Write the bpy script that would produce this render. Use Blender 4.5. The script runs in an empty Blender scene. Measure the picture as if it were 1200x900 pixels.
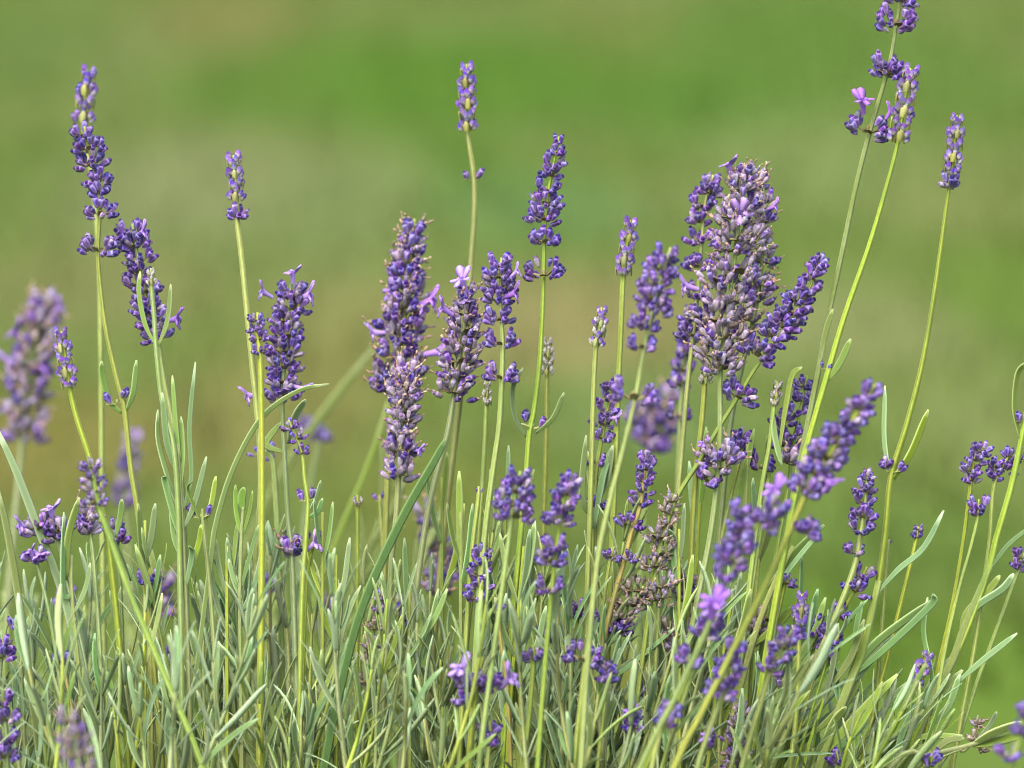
import bpy, math, random
from mathutils import Vector, Matrix, Quaternion
R = math.radians
random.seed(11)
sc = bpy.context.scene
col = sc.collection

# ------------------------------------------------------------------ camera
PITCH = R(12.0); FOC = 1.80; LENS = 135.0; ZC = 0.50
FWD = Vector((0, math.cos(PITCH), -math.sin(PITCH)))
UP = Vector((0, math.sin(PITCH), math.cos(PITCH)))
RT = Vector((1, 0, 0))
CAM = Vector((0, 0, ZC)) - FWD * FOC
cd = bpy.data.cameras.new('camera'); cam = bpy.data.objects.new('camera', cd); col.objects.link(cam)
cam.location = CAM; cam.rotation_euler = (R(90) - PITCH, 0, 0)
cd.lens = LENS; cd.sensor_width = 36.0; cd.clip_start = 0.05; cd.clip_end = 2000
cd.dof.use_dof = True; cd.dof.focus_distance = FOC; cd.dof.aperture_fstop = 4.2
sc.camera = cam
# ------------------------------------------------------------------ daylight: bright overcast
world = bpy.data.worlds.new('World'); sc.world = world; world.use_nodes = True
nt = world.node_tree; nt.nodes.clear()
sky = nt.nodes.new('ShaderNodeTexSky'); sky.sky_type = 'NISHITA'; sky.sun_disc = False
SUN_EL, SUN_AZ = R(60), R(205)
sky.sun_elevation = SUN_EL; sky.sun_rotation = SUN_AZ
sky.air_density = 1.0; sky.dust_density = 6.0; sky.ozone_density = 0.6
bg = nt.nodes.new('ShaderNodeBackground'); bg.inputs['Strength'].default_value = 0.15
wo = nt.nodes.new('ShaderNodeOutputWorld')
nt.links.new(sky.outputs[0], bg.inputs[0]); nt.links.new(bg.outputs[0], wo.inputs[0])
sl = bpy.data.lights.new('sun', 'SUN'); sun = bpy.data.objects.new('sun', sl); col.objects.link(sun)
sl.energy = 0.9; sl.angle = R(60); sl.color = (1.0, 0.97, 0.91)
sdir = Vector((math.sin(SUN_AZ) * math.cos(SUN_EL), math.cos(SUN_AZ) * math.cos(SUN_EL), math.sin(SUN_EL)))
sun.rotation_euler = sdir.to_track_quat('Z', 'Y').to_euler(); sun.location = (0, 0, 5)
vs = sc.view_settings; vs.view_transform = 'Standard'; vs.look = 'None'; vs.gamma = 1.0; vs.use_curve_mapping = False
vs.exposure = 1.86
sc.cycles.pixel_filter_type = 'BLACKMAN_HARRIS'; sc.cycles.filter_width = 1.1
sc.cycles.max_bounces = 6; sc.cycles.diffuse_bounces = 3; sc.cycles.glossy_bounces = 2; sc.cycles.transmission_bounces = 2; sc.cycles.caustics_reflective = False; sc.cycles.caustics_refractive = False

def P(x, y, d=0.0):
    """point of the garden at depth FOC+d that the photograph (1200x900) shows at x, y"""
    dep = FOC + d; m = 36.0 / LENS * dep / 1200.0
    return CAM + FWD * dep + RT * ((x - 600) * m) + UP * ((450 - y) * m)
def PX(d): return 36.0 / LENS * (FOC + d) / 1200.0      # metres per pixel at that depth

# ------------------------------------------------------------------ materials
def newmat(name):
    m = bpy.data.materials.new(name); m.use_nodes = True
    t = m.node_tree; b = t.nodes['Principled BSDF']
    return m, t, b
def ramp(t, stops, fac):
    r = t.nodes.new('ShaderNodeValToRGB'); e = r.color_ramp.elements
    while len(e) < len(stops): e.new(0.5)
    for k, (p, c) in enumerate(stops): e[k].position = p; e[k].color = (*c, 1)
    t.links.new(fac, r.inputs[0]); return r.outputs[0]
def attr(t):
    a = t.nodes.new('ShaderNodeAttribute'); a.attribute_name = 'Col'
    s = t.nodes.new('ShaderNodeSeparateColor'); t.links.new(a.outputs['Color'], s.inputs[0]); return s.outputs
def noise(t, scale, detail=3.0):
    tc = t.nodes.new('ShaderNodeTexCoord'); n = t.nodes.new('ShaderNodeTexNoise')
    t.links.new(tc.outputs['Object'], n.inputs['Vector'])
    n.inputs['Scale'].default_value = scale; n.inputs['Detail'].default_value = detail; return n.outputs['Fac']
def math_(t, op, a, b):
    n = t.nodes.new('ShaderNodeMath'); n.operation = op
    for i, v in enumerate((a, b)):
        if isinstance(v, (int, float)): n.inputs[i].default_value = v
        else: t.links.new(v, n.inputs[i])
    return n.outputs[0]
def vary(t, c, hue=0.03, val=0.35, sat=0.15):
    """shift colour from object to object"""
    o = t.nodes.new('ShaderNodeObjectInfo'); h = t.nodes.new('ShaderNodeHueSaturation')
    r = o.outputs['Random']
    r2 = math_(t, 'FRACT', math_(t, 'MULTIPLY', r, 17.31), 0.0)
    r3 = math_(t, 'FRACT', math_(t, 'MULTIPLY', r, 53.77), 0.0)
    t.links.new(math_(t, 'MULTIPLY_ADD', r, 2 * hue), h.inputs['Hue'])
    h.inputs['Hue'].links[0].from_node.inputs[2].default_value = 0.5 - hue
    t.links.new(math_(t, 'MULTIPLY_ADD', r2, 2 * val), h.inputs['Value'])
    h.inputs['Value'].links[0].from_node.inputs[2].default_value = 1 - val
    t.links.new(math_(t, 'MULTIPLY_ADD', r3, 2 * sat), h.inputs['Saturation'])
    h.inputs['Saturation'].links[0].from_node.inputs[2].default_value = 1 - sat
    t.links.new(c, h.inputs['Color']); return h.outputs[0]
def mixc(t, f, a, b):
    n = t.nodes.new('ShaderNodeMix'); n.data_type = 'RGBA'
    for s, v in ((n.inputs[0], f), (n.inputs[6], a), (n.inputs[7], b)):
        if isinstance(v, (int, float)): s.default_value = v
        elif isinstance(v, tuple): s.default_value = (*v, 1)
        else: t.links.new(v, s)
    return n.outputs[2]
def finish(t, b, c, rough=0.7, sheen=0.0, tint=(1, 1, 1), bump=None, trans=0.0, spec=0.3):
    t.links.new(c, b.inputs['Base Color']); b.inputs['Roughness'].default_value = rough
    b.inputs['Specular IOR Level'].default_value = spec
    b.inputs['Sheen Weight'].default_value = sheen; b.inputs['Sheen Tint'].default_value = (*tint, 1)
    b.inputs['Sheen Roughness'].default_value = 0.45
    if bump:
        n = t.nodes.new('ShaderNodeBump'); n.inputs['Strength'].default_value = bump[1]; n.inputs['Distance'].default_value = 0.0006
        t.links.new(noise(t, bump[0]), n.inputs['Height']); t.links.new(n.outputs[0], b.inputs['Normal'])
    if trans:
        tr = t.nodes.new('ShaderNodeBsdfTranslucent'); mx = t.nodes.new('ShaderNodeMixShader')
        t.links.new(c, tr.inputs['Color']); mx.inputs[0].default_value = trans
        t.links.new(b.outputs[0], mx.inputs[1]); t.links.new(tr.outputs[0], mx.inputs[2])
        t.links.new(mx.outputs[0], t.nodes['Material Output'].inputs[0])
M = {}
def calyx(name, stops, sheen, tint, hue=0.025, val=0.4):
    m, t, b = newmat(name); s = attr(t)
    f = math_(t, 'ADD', s['Red'], math_(t, 'MULTIPLY', math_(t, 'SUBTRACT', noise(t, 9.0), 0.5), 0.35))
    c = ramp(t, stops, f)
    c = mixc(t, math_(t, 'MULTIPLY', s['Green'], 0.6), c, tint)          # pale woolly ribs
    finish(t, b, vary(t, c, hue, val), 0.65, sheen, tint, (22.0, 0.6)); M[name] = m
calyx('violet', [(0, (.24, .19, .24)), (.2, (.105, .052, .19)), (.40, (.042, .013, .150)), (1, (.019, .0045, .085))], .12, (.48, .38, .80))
calyx('young', [(0, (.36, .37, .22)), (.30, (.33, .31, .32)), (.62, (.10, .05, .25)), (1, (.040, .014, .13))], .16, (.62, .55, .80))
calyx('grey', [(0, (.20, .17, .13)), (.3, (.19, .16, .20)), (.7, (.13, .098, .175)), (1, (.09, .055, .14))], .18, (.50, .44, .52), .035, .4)
calyx('dry', [(0, (.22, .175, .11)), (.4, (.20, .160, .125)), (.8, (.135, .108, .105)), (1, (.09, .065, .06))], .15, (.50, .45, .42), .03, .4)
calyx('pale', [(0, (.26, .28, .12)), (.4, (.27, .27, .19)), (.8, (.20, .17, .22)), (1, (.26, .25, .22))], .12, (.55, .55, .48))
def simple(name, c0, c1, sheen=.1, tint=(1, 1, 1), trans=.0, scale=500, hue=.015, val=.25, bump=None, rough=.78):
    m, t, b = newmat(name); s = attr(t)
    c = mixc(t, s['Red'], c0, c1)
    c = mixc(t, math_(t, 'MULTIPLY', noise(t, scale), .22), c, tuple(x * .55 for x in c0))
    if name.startswith('stem'):
        g = t.nodes.new('ShaderNodeNewGeometry'); n1 = t.nodes.new('ShaderNodeTexNoise'); n1.inputs['Scale'].default_value = 26; n1.inputs['Detail'].default_value = 3
        t.links.new(g.outputs['Position'], n1.inputs['Vector'])
        tc = t.nodes.new('ShaderNodeTexCoord'); mp = t.nodes.new('ShaderNodeMapping'); mp.inputs['Scale'].default_value = (1500, 1500, 70); t.links.new(tc.outputs['Object'], mp.inputs['Vector'])
        n0 = t.nodes.new('ShaderNodeTexNoise'); n0.inputs['Detail'].default_value = 2; n0.inputs['Scale'].default_value = 1; t.links.new(mp.outputs[0], n0.inputs['Vector'])
        c = mixc(t, ramp(t, [(.38, (.32, .32, .32)), (.6, (0, 0, 0))], n0.outputs['Fac']), c, tuple(x * .5 for x in c0))
        c = mixc(t, ramp(t, [(.54, (0, 0, 0)), (.74, (.22, .22, .22))], n1.outputs['Fac']), c, (.21, .185, .045))
        c = mixc(t, ramp(t, [(.34, (.7, .7, .7)), (.48, (0, 0, 0))], n1.outputs['Fac']), c, (.105, .150, .030))
    finish(t, b, vary(t, c, hue, val), rough, sheen, tint, bump, trans); M[name] = m
simple('corolla', (.33, .19, .58), (.42, .25, .70), .15, (.8, .7, 1), .35, 6, .012, .2, rough=.55)
simple('bract_brown', (.155, .155, .06), (.18, .135, .07), .1, (.8, .7, .6), .15, 8)
simple('bract_yellow', (.22, .235, .06), (.30, .29, .12), .08, (.9, .9, .7), .2, 14)
simple('bract_green', (.19, .23, .06), (.26, .27, .11), .08, (.9, .9, .7), .2, 8)
simple('remnant', (.30, .22, .165), (.22, .14, .095), .15, (.8, .7, .6), .1, 8, .03, .4)
simple('stem_yellow', (.150, .205, .020), (.255, .315, .090), .10, (.8, .85, .55), 0, 260, .02, .18)
simple('stem_grey', (.130, .180, .056), (.230, .285, .140), .12, (.8, .85, .7), 0, 260, .015, .18)
simple('stem_gold', (.24, .20, .025), (.31, .27, .08), .15, (.9, .8, .5), 0, 260, .01, .12)
simple('stem_wood', (.140, .180, .050), (.225, .265, .115), .2, (.8, .8, .6), 0, 200, .02, .18)
def leafmat(name, c, pale, g, sheen, trans=.22):
    m, t, b = newmat(name); s = attr(t)
    k = mixc(t, math_(t, 'MULTIPLY', noise(t, 14.0), .5), c, g)
    tc = t.nodes.new('ShaderNodeTexCoord'); mp = t.nodes.new('ShaderNodeMapping'); mp.inputs['Scale'].default_value = (46, 46, 3) if name != 'grass_leaf' else (1500, 1500, 30); t.links.new(tc.outputs['Object'], mp.inputs['Vector'])
    n0 = t.nodes.new('ShaderNodeTexNoise'); n0.inputs['Scale'].default_value = 1; t.links.new(mp.outputs[0], n0.inputs['Vector'])
    k = mixc(t, ramp(t, [(.38, (.35, .35, .35)), (.6, (0, 0, 0))], n0.outputs['Fac']), k, tuple(x * .5 for x in c))
    k = mixc(t, s['Red'], k, pale)                                       # rolled woolly margin, tip
    finish(t, b, vary(t, k, .02, .28), .72, sheen, (.8, .9, .75), (60.0, .35), trans); M[name] = m
leafmat('leaf_grey', (.090, .178, .056), (.38, .50, .30), (.118, .212, .038), .12)
leafmat('leaf_green', (.105, .190, .024), (.38, .47, .21), (.165, .235, .026), .1)
leafmat('leaf_back', (.165, .245, .045), (.30, .38, .15), (.24, .30, .036), .08, .4)
leafmat('grass_leaf', (.060, .110, .038), (.13, .19, .08), (.085, .13, .04), .04, .2)

# ------------------------------------------------------------------ mesh helpers
def mesh(name, v, f, cols, mat, smooth=True):
    me = bpy.data.meshes.new(name); me.from_pydata([tuple(p) for p in v], [], f)
    a = me.color_attributes.new('Col', 'FLOAT_COLOR', 'POINT')
    flat = []
    for c in cols: flat += [c[0], c[1], 0.0, 1.0]
    a.data.foreach_set('color', flat)
    if smooth: me.polygons.foreach_set('use_smooth', [True] * len(me.polygons))
    me.materials.append(M[mat]); me.update(); return me
def link(name, data, parent=None, mat=None):
    o = bpy.data.objects.new(name, data); col.objects.link(o)
    if parent is not None: o.parent = parent
    if mat is not None: o.matrix_basis = mat
    return o
def tag(o, label=None, cat=None, group=None, kind=None):
    if label: o['label'] = label
    if cat: o['category'] = cat
    if group: o['group'] = group
    if kind: o['kind'] = kind
    return o
def spline(pts, n):
    """Catmull-Rom through pts, n samples per span"""
    q = [pts[0] * 2 - pts[1]] + list(pts) + [pts[-1] * 2 - pts[-2]]; out = []
    for i in range(1, len(q) - 2):
        a, b, c, d = q[i - 1:i + 3]
        for k in range(n):
            u = k / n
            out.append(.5 * ((2 * b) + (c - a) * u + (2 * a - 5 * b + 4 * c - d) * u * u + (3 * b - a - 3 * c + d) * u ** 3))
    out.append(Vector(pts[-1])); return out
def frames(pts, ref):
    T = []; N = []
    for i in range(len(pts)):
        t = (pts[min(i + 1, len(pts) - 1)] - pts[max(i - 1, 0)]).normalized(); T.append(t)
    n = (ref - T[0] * ref.dot(T[0])).normalized()
    for t in T:
        n = (n - t * n.dot(t)).normalized(); N.append(n.copy())
    return T, N
def tube_geo(pts, rad, seg=8, ridge=.12, twist=0.0):
    """square, grooved lavender stem"""
    T, N = frames(pts, RT + Vector((0, .4, 0))); v = []; f = []; c = []
    for i, p in enumerate(pts):
        b = T[i].cross(N[i]); r = rad(i / (len(pts) - 1))
        for k in range(seg):
            a = 2 * math.pi * k / seg + twist; e = 1 + ridge if k % 2 == 0 else 1 - ridge
            v.append(p + (N[i] * math.cos(a) + b * math.sin(a)) * r * e); c.append((1.0 if k % 2 == 0 else 0.0, 0))
        if i:
            o = (i - 1) * seg
            for k in range(seg): f.append((o + k, o + (k + 1) % seg, o + seg + (k + 1) % seg, o + seg + k))
    f.append(tuple(range(seg))[::-1]); f.append(tuple(range(len(v) - seg, len(v))))
    return v, f, c
def leaf_geo(pts, w, ref, tipround=.5, narrow=False):
    """narrow leaf: rolled-down margins, groove along the middle, keel below"""
    T, N = frames(pts, ref); v = []; f = []; c = []; n = len(pts)
    prof = [(-1, -.06, 1), (-.62, .16, .16), (0, -.12, .06), (.62, .16, .16), (1, -.06, 1), (0, -.34, .45)]
    for i, p in enumerate(pts):
        u = i / (n - 1)
        k = (.45 + .55 * min(1, u / .35)) * (1 if u < .72 else max(.10, math.sqrt(max(0, 1 - ((u - .72) / .29) ** 2))))
        if narrow: k = (1 - u) ** .6 * .95 + .05
        b = T[i].cross(N[i])
        for (sx, sz, e) in prof:
            v.append(p + b * (sx * w * .5 * k) + N[i] * (sz * w * .5 * k)); c.append((min(1, e * .8 + (.6 if u > .93 else 0)), 0))
        if i:
            o = (i - 1) * 6
            for q in range(6): f.append((o + q, o + (q + 1) % 6, o + 6 + (q + 1) % 6, o + 6 + q))
    f.append((5, 4, 3, 2, 1, 0)); L = len(v) - 6; f.append((L, L + 1, L + 2, L + 3, L + 4, L + 5))
    return v, f, c

# ------------------------------------------------------------------ small pieces, shared by all copies (unit length along +Z)
def bud_mesh(name, mat, ratio, mouth, knob, bend, seed):
    rnd = random.Random(seed); seg = 8; v = []; f = []; c = []
    prof = [(0, .32), (.12, .6), (.36, .92), (.58, 1.0), (mouth, .86)]
    if knob: prof += [(mouth + .03, .66), (mouth + (1 - mouth) * .62, .68), (.98, .40), (1.0, .12)]
    else: prof += [(mouth + .04, .7), (.97, .42), (1.0, .1)]
    for i, (z, r) in enumerate(prof):
        for k in range(seg):
            a = 2 * math.pi * k / seg; rib = (1.15 if k % 2 == 0 else .88) if z < mouth + .01 else 1
            rr = r * ratio * .5 * rib * rnd.uniform(.95, 1.05)
            v.append((rr * math.cos(a) + bend * z * z, rr * math.sin(a), z))
            wool = ((.75 if abs(z - mouth) < .02 else (.5 if k % 2 == 0 and z < mouth else 0)) if mat != 'young' else (.35 if k % 2 == 0 and z < .4 else 0)) * rnd.uniform(.5, 1)
            c.append((z, wool))
        if i:
            o = (i - 1) * seg
            for k in range(seg): f.append((o + k, o + (k + 1) % seg, o + seg + (k + 1) % seg, o + seg + k))
    f.append(tuple(range(seg))[::-1]); f.append(tuple(range(len(v) - seg, len(v))))
    return mesh(name, v, f, c, mat)
BUD = {}
for mname in ('violet', 'young', 'grey', 'dry', 'pale'):
    BUD[mname] = [bud_mesh('bud_' + mname, mname, random.uniform(.46, .57) + {'young': .10, 'grey': -.11, 'dry': -.10}.get(mname, 0), random.uniform(.66, .84),
                           mname != 'young' and k % 3 != 2, random.uniform(-.12, .12), 100 + k) for k in range(6)]
def petal(v, f, c, base, d, side, nrm, L, W, curl):
    """one rounded corolla lobe, two-sided thickness"""
    o = len(v); rows = 4
    for i in range(rows + 1):
        u = i / rows; w = W * (.45 + .55 * math.sin(math.pi * min(1, u * .62 + .12))) * (1 if u < .95 else .55)
        p = base + d * (L * u) + nrm * (curl * L * u * u)
        for sx, h in ((-1, .06), (0, -.03), (1, .06), (0, -.10)):
            v.append(p + side * (sx * w * .5) + nrm * (h * L)); c.append((u, 0))
        if i:
            a = o + (i - 1) * 4
            for q in range(4): f.append((a + q, a + (q + 1) % 4, a + 4 + (q + 1) % 4, a + 4 + q))
    e = len(v) - 4; f.append((e, e + 1, e + 2, e + 3))
def flower_mesh(seed):
    rnd = random.Random(seed); v = []; f = []; c = []; seg = 8
    for i, (z, r) in enumerate([(0, .09), (.25, .10), (.45, .13), (.58, .18), (.62, .20)]):
        for k in range(seg):
            a = 2 * math.pi * k / seg; v.append(Vector((r * math.cos(a), r * math.sin(a), z))); c.append((z * .6, 0))
        if i:
            o = (i - 1) * seg
            for k in range(seg): f.append((o + k, o + (k + 1) % seg, o + seg + (k + 1) % seg, o + seg + k))
    for ang, tilt, L, W in ((65, 28, .46, .40), (115, 28, .46, .40), (200, 75, .32, .30), (270, 85, .34, .32), (340, 75, .32, .30)):
        a = R(ang + rnd.uniform(-8, 8)); tl = R(tilt + rnd.uniform(-8, 8)); rad = Vector((math.cos(a), math.sin(a), 0))
        d = (rad * math.sin(tl) + Vector((0, 0, math.cos(tl)))).normalized(); side = Vector((-math.sin(a), math.cos(a), 0))
        petal(v, f, c, rad * .13 + Vector((0, 0, .58)), d, side, d.cross(side) * -1, L, W, rnd.uniform(.1, .35))
    return mesh('open_flower', v, f, c, 'corolla')
FLOWER = [flower_mesh(k) for k in range(4)]
def remnant_mesh(seed):
    """shrivelled corolla still stuck in its calyx"""
    rnd = random.Random(seed); pts = [Vector((0, 0, 0))]
    for k in range(3): pts.append(pts[-1] + Vector((rnd.uniform(-.22, .22), rnd.uniform(-.22, .22), .33)))
    v, f, c = tube_geo(spline(pts, 2), lambda u: (.10 + .07 * math.sin(u * 7 + seed)) * (1.15 - u * .5), 5, .25)
    return mesh('withered_petal', v, f, c, 'remnant')
REM = [remnant_mesh(k) for k in range(4)]
def whorl_mesh(name, mat, nb, size, lift, seed, off=.12):
    """cushion on the stem with the bracts that hold the buds; unit = half width of the whorl"""
    rnd = random.Random(seed); v = []; f = []; c = []; seg = 8
    for i, (z, r) in enumerate([(-.12, .06), (-.06, .085), (.04, .085), (.10, .06)]):
        for k in range(seg):
            a = 2 * math.pi * k / seg; v.append(Vector((r * math.cos(a), r * math.sin(a), z))); c.append((.6, 0))
        if i:
            o = (i - 1) * seg
            for k in range(seg): f.append((o + k, o + (k + 1) % seg, o + seg + (k + 1) % seg, o + seg + k))
    for b in range(nb):
        a = 2 * math.pi * b / nb + rnd.uniform(-.2, .2); rad = Vector((math.cos(a), math.sin(a), 0)); side = Vector((-math.sin(a), math.cos(a), 0))
        e = R(lift + rnd.uniform(-10, 10)); d = rad * math.cos(e) + Vector((0, 0, math.sin(e)))
        petal(v, f, c, rad * off + Vector((0, 0, -.18 if off < .3 else -.42)), d, side, d.cross(side) * -1, size * rnd.uniform(.85, 1.15), size * (.9 if off < .3 else .62), rnd.uniform(.15, .4) if off < .3 else -.2)
    return mesh(name, v, f, c, mat)
WH = {'A': [whorl_mesh('whorl', 'bract_brown', 4, .34, 42, k) for k in range(3)],
      'B': [whorl_mesh('whorl', 'bract_yellow', 2, .88, 76, k, .68) for k in range(3)],
      'C': [whorl_mesh('whorl', 'bract_brown', 5, .40, 25, k) for k in range(3)],
      'D': [whorl_mesh('whorl', 'bract_brown', 5, .55, 25, k) for k in range(3)],
      'P': [whorl_mesh('whorl', 'bract_green', 2, .88, 76, k, .68) for k in range(3)],
      'E': [whorl_mesh('whorl', 'bract_green', 2, .5, 30, k) for k in range(3)]}
LEAF = []
def leaf_variants(mat, n):
    out = []
    for k in range(n):
        bow = random.uniform(-.10, .22); s = random.uniform(-.06, .06); hook = random.uniform(0, .10)
        pts = [Vector((s * math.sin(u * 3.1), bow * u * (1 - u) * 1.6 + hook * u ** 3, u)) for u in [i / 7 for i in range(8)]]
        v, f, c = leaf_geo(pts, random.uniform(.070, .095), Vector((0, -1, 0)))
        out.append((mesh('leaf', v, f, c, mat), v, f, c))
    return out
LEAFV = {m: leaf_variants(m, 8) for m in ('leaf_grey', 'leaf_green')}

# ------------------------------------------------------------------ a flowering stalk
def basis(z, ref):
    z = z.normalized(); x = (ref - z * ref.dot(z)).normalized(); y = z.cross(x)
    return Matrix((x, y, z)).transposed()
def put(loc, rot3, s): return Matrix.Translation(loc) @ rot3.to_4x4() @ Matrix.Scale(s, 4)
def root_of(pl, pp):
    """carry a stem on from its lowest traced point down to the soil"""
    t = (pl - pp).normalized(); h = Vector((t.x, t.y, 0)); k = min(.55, h.length / max(.25, -t.z if t.z < 0 else .25))
    h = h.normalized() * k if h.length > 1e-4 else Vector((0, 0, 0))
    out = []; z0 = pl.z
    for u in (.3, .65, 1.0):
        out.append(Vector((pl.x + h.x * z0 * (u - .35 * u * u), pl.y + h.y * z0 * (u - .35 * u * u), z0 * (1 - u) - .012 * u)))
    return out
def bud_at(par, inv, kind, base, d, L, rnd):
    me = rnd.choice(BUD[kind]); rot = basis(d, Vector((rnd.uniform(-1, 1), rnd.uniform(-1, 1), rnd.uniform(-1, 1))))
    return link('bud', me, par, put(base, rot, L))
COUNT = [0]
def stalk(label, d, typ, pts, whorls, flowers=(), leaves=(), sw=8.5, stem='stem_yellow', group='flowering lavender stalks', n_top=None, mix=None, bl=None, tilt=0.0, d1=None):
    COUNT[0] += 1; rnd = random.Random(COUNT[0] * 77 + 5)
    px = PX(d); n = len(pts)
    dd = [d + ((d1 - d) * i / (n - 1) if d1 is not None else 0) for i in range(n)]
    p3 = [P(x, y, dd[i]) for i, (x, y) in enumerate(pts)]
    ctrl = p3 + root_of(p3[-1], p3[-2])
    cl = spline(ctrl, 5)
    base = ctrl[-1].copy(); base.z = 0.0
    root = link('lavender_stalk', None); root.location = base; root.empty_display_size = .02
    tag(root, label, 'lavender', group)
    # stem
    lens = [0.0]
    for i in range(1, len(cl)): lens.append(lens[-1] + (cl[i] - cl[i - 1]).length)
    ylow = max([w[1] for w in whorls] or [pts[0][1]]); spike = abs(ylow - pts[0][1]) * px / lens[-1]
    def rad(u):
        if u < spike: k = .42 + .40 * (u / max(spike, 1e-3))
        else: k = .82 + .18 * min(1, (u - spike) * 4)
        return (sw * .42 if sw < 9 else 3.78 + (sw - 9) * .22) * px * k
    i_u = lambda u: lens[min(len(lens) - 1, int(u * (len(lens) - 1)))] / lens[-1]
    v, f, c = tube_geo([p - base for p in cl], lambda u: rad(i_u(u)), 8, .13, rnd.uniform(0, .7))
    link('stem', mesh('stem', v, f, c, stem), root)
    # whorls of buds
    whs = []
    for k, w in enumerate(whorls):
        x, y, wd = w[0], w[1], w[2]; opt = w[3] if len(w) > 3 else ''
        q = P(x, y, d if d1 is None else d + (d1 - d) * (k + 1) / (len(whorls) + 3))
        j = min(range(len(cl) - 1), key=lambda i: (cl[i] - q).length)
        ax = (cl[max(j - 1, 0)] - cl[min(j + 1, len(cl) - 1)]).normalized()
        ax = (ax + Vector((rnd.uniform(-.1, .1), rnd.uniform(-.1, .1), 0))).normalized()
        ty = typ
        for ch in opt:
            if ch in 'ABCDEP': ty = ch
        Rw = wd * .5 * px * (1.12 if ty == 'A' else 1.0); rot = basis(ax, RT)
        sided = 's' in opt
        ph0 = (rnd.uniform(-.25, .25) if sided else (math.pi / 2 * (k % 2) + rnd.uniform(-.3, .3)))
        rotw = rot @ Matrix.Rotation(ph0, 3, 'Z')
        wo_ = link('whorl', rnd.choice(WH[ty]), root, put(q - base, rotw, Rw))
        whs.append((wo_, q, rotw, Rw))
        kindtab = {'A': ['violet'] * 12 + ['grey'], 'B': ['young'], 'C': ['grey'] * 10 + ['violet'] * 3 + ['dry'], 'D': ['dry'] * 7 + ['grey'] * 2, 'E': ['violet'], 'P': ['pale']}[ty]
        if mix: kindtab = mix
        blen = (bl if ty == typ else None) or {'A': 13.2, 'B': 9, 'C': 16, 'D': 12, 'E': 13, 'P': 8.0}[ty]
        blen = min(blen * 1.06, wd * .58) if ty not in 'BP' else min(blen * 1.1, wd * .5)
        if ty in 'BP': nb = 10
        elif ty == 'E': nb = max(2, min(6, int(wd / 6)))
        elif ty == 'A': nb = max(4, min(20, int(wd / 2.55)))
        else: nb = max(6, min(24, int(wd / 2.5)))
        for i in range(nb):
            L = blen * px / Rw * rnd.uniform(.82, 1.12)
            half = i % 2
            if ty in 'BP':
                q6 = (i // 2) % 6
                ang = half * math.pi + (-1.3, -.8, .8, 1.3, 0, 0)[q6] + rnd.uniform(-.1, .1); el = R((66, 72, 72, 66, 80, 80)[q6] + rnd.uniform(-6, 6))
                zb = (-.40, -.05, -.05, -.40, .36, .36)[q6]; rb = (.56, .58, .58, .56, .42, .42)[q6]
            elif ty == 'E':
                ang = half * math.pi + rnd.uniform(-.7, .7); el = R(rnd.uniform(50, 80)); zb = rnd.uniform(-.1, .15); rb = min(.42, max(.08, .95 - L * math.cos(el)))
            else:
                spread = .95 if sided else 1.45
                m_ = max(1, (nb + 1) // 2); ang = half * math.pi + spread * ((i // 2 * 2 % m_ + .5 + rnd.uniform(-.35, .35)) / m_ * 2 - 1) + (0 if ty == 'A' else rnd.uniform(-.4, .4))
                tier = (i // 2) % 3
                el = R((24, 48, 70)[tier] + rnd.uniform(-7, 7) + tilt + (6 if 'u' in opt else 0))
                zb = (-.28, -.08, .10)[tier] + rnd.uniform(-.08, .08)
                rb = max(.10, (1.0, .86, .62)[tier] * rnd.uniform(.9, 1.08) - L * math.cos(el))
                if ty == 'A': rb = min(rb, .48)
                if ty in 'CD': zb += rnd.uniform(-.2, .2); rb = max(.08, rb * rnd.uniform(.7, 1.15)); el += R(rnd.uniform(-10, 12))
            dr = Vector((math.cos(ang) * math.cos(el), math.sin(ang) * math.cos(el), math.sin(el)))
            bp = Vector((math.cos(ang) * rb, math.sin(ang) * rb, zb))
            bud_at(wo_, None, rnd.choice(kindtab), bp, dr, L, rnd)
            if ty in 'CD' and rnd.random() < (.62 if ty == 'C' else .6):
                tp = bp + dr * (L * .92); dv = (dr + Vector((rnd.uniform(-.5, .5), rnd.uniform(-.5, .5), rnd.uniform(-.5, .5)))).normalized()
                link('withered_petal', rnd.choice(REM), wo_, put(tp, basis(dv, Vector((.3, .5, .8))), L * rnd.uniform(.4, .8)))
    # open flowers: x, y of the face, size in pixels, direction in the picture (0 = right, 90 = up)
    for fl in flowers:
        x, y, sz, ang = fl[:4]; toward = fl[4] if len(fl) > 4 else .25
        dirv = (RT * math.cos(R(ang)) + UP * math.sin(R(ang)) - FWD * toward).normalized()
        bp = P(x, y, d - .004) - dirv * (sz * px * .75)
        wo_, q, rw, Rw = min(whs, key=lambda t: (t[1] - bp).length)
        im = put(q, rw, Rw).inverted()
        rot = basis(dirv, RT * rnd.uniform(-.4, .4) + UP + Vector((0, -.3, 0)))
        rot = rot @ Matrix.Rotation(R(-90), 3, 'Z')
        link('open_flower', rnd.choice(FLOWER), wo_, im @ put(bp, rot, sz * px * 1.4))
    for lf in leaves:
        leaf_px(root, base, lf[0], lf[1], d, lf[2] if len(lf) > 2 else 'leaf_green', rnd)
    return root
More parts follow.
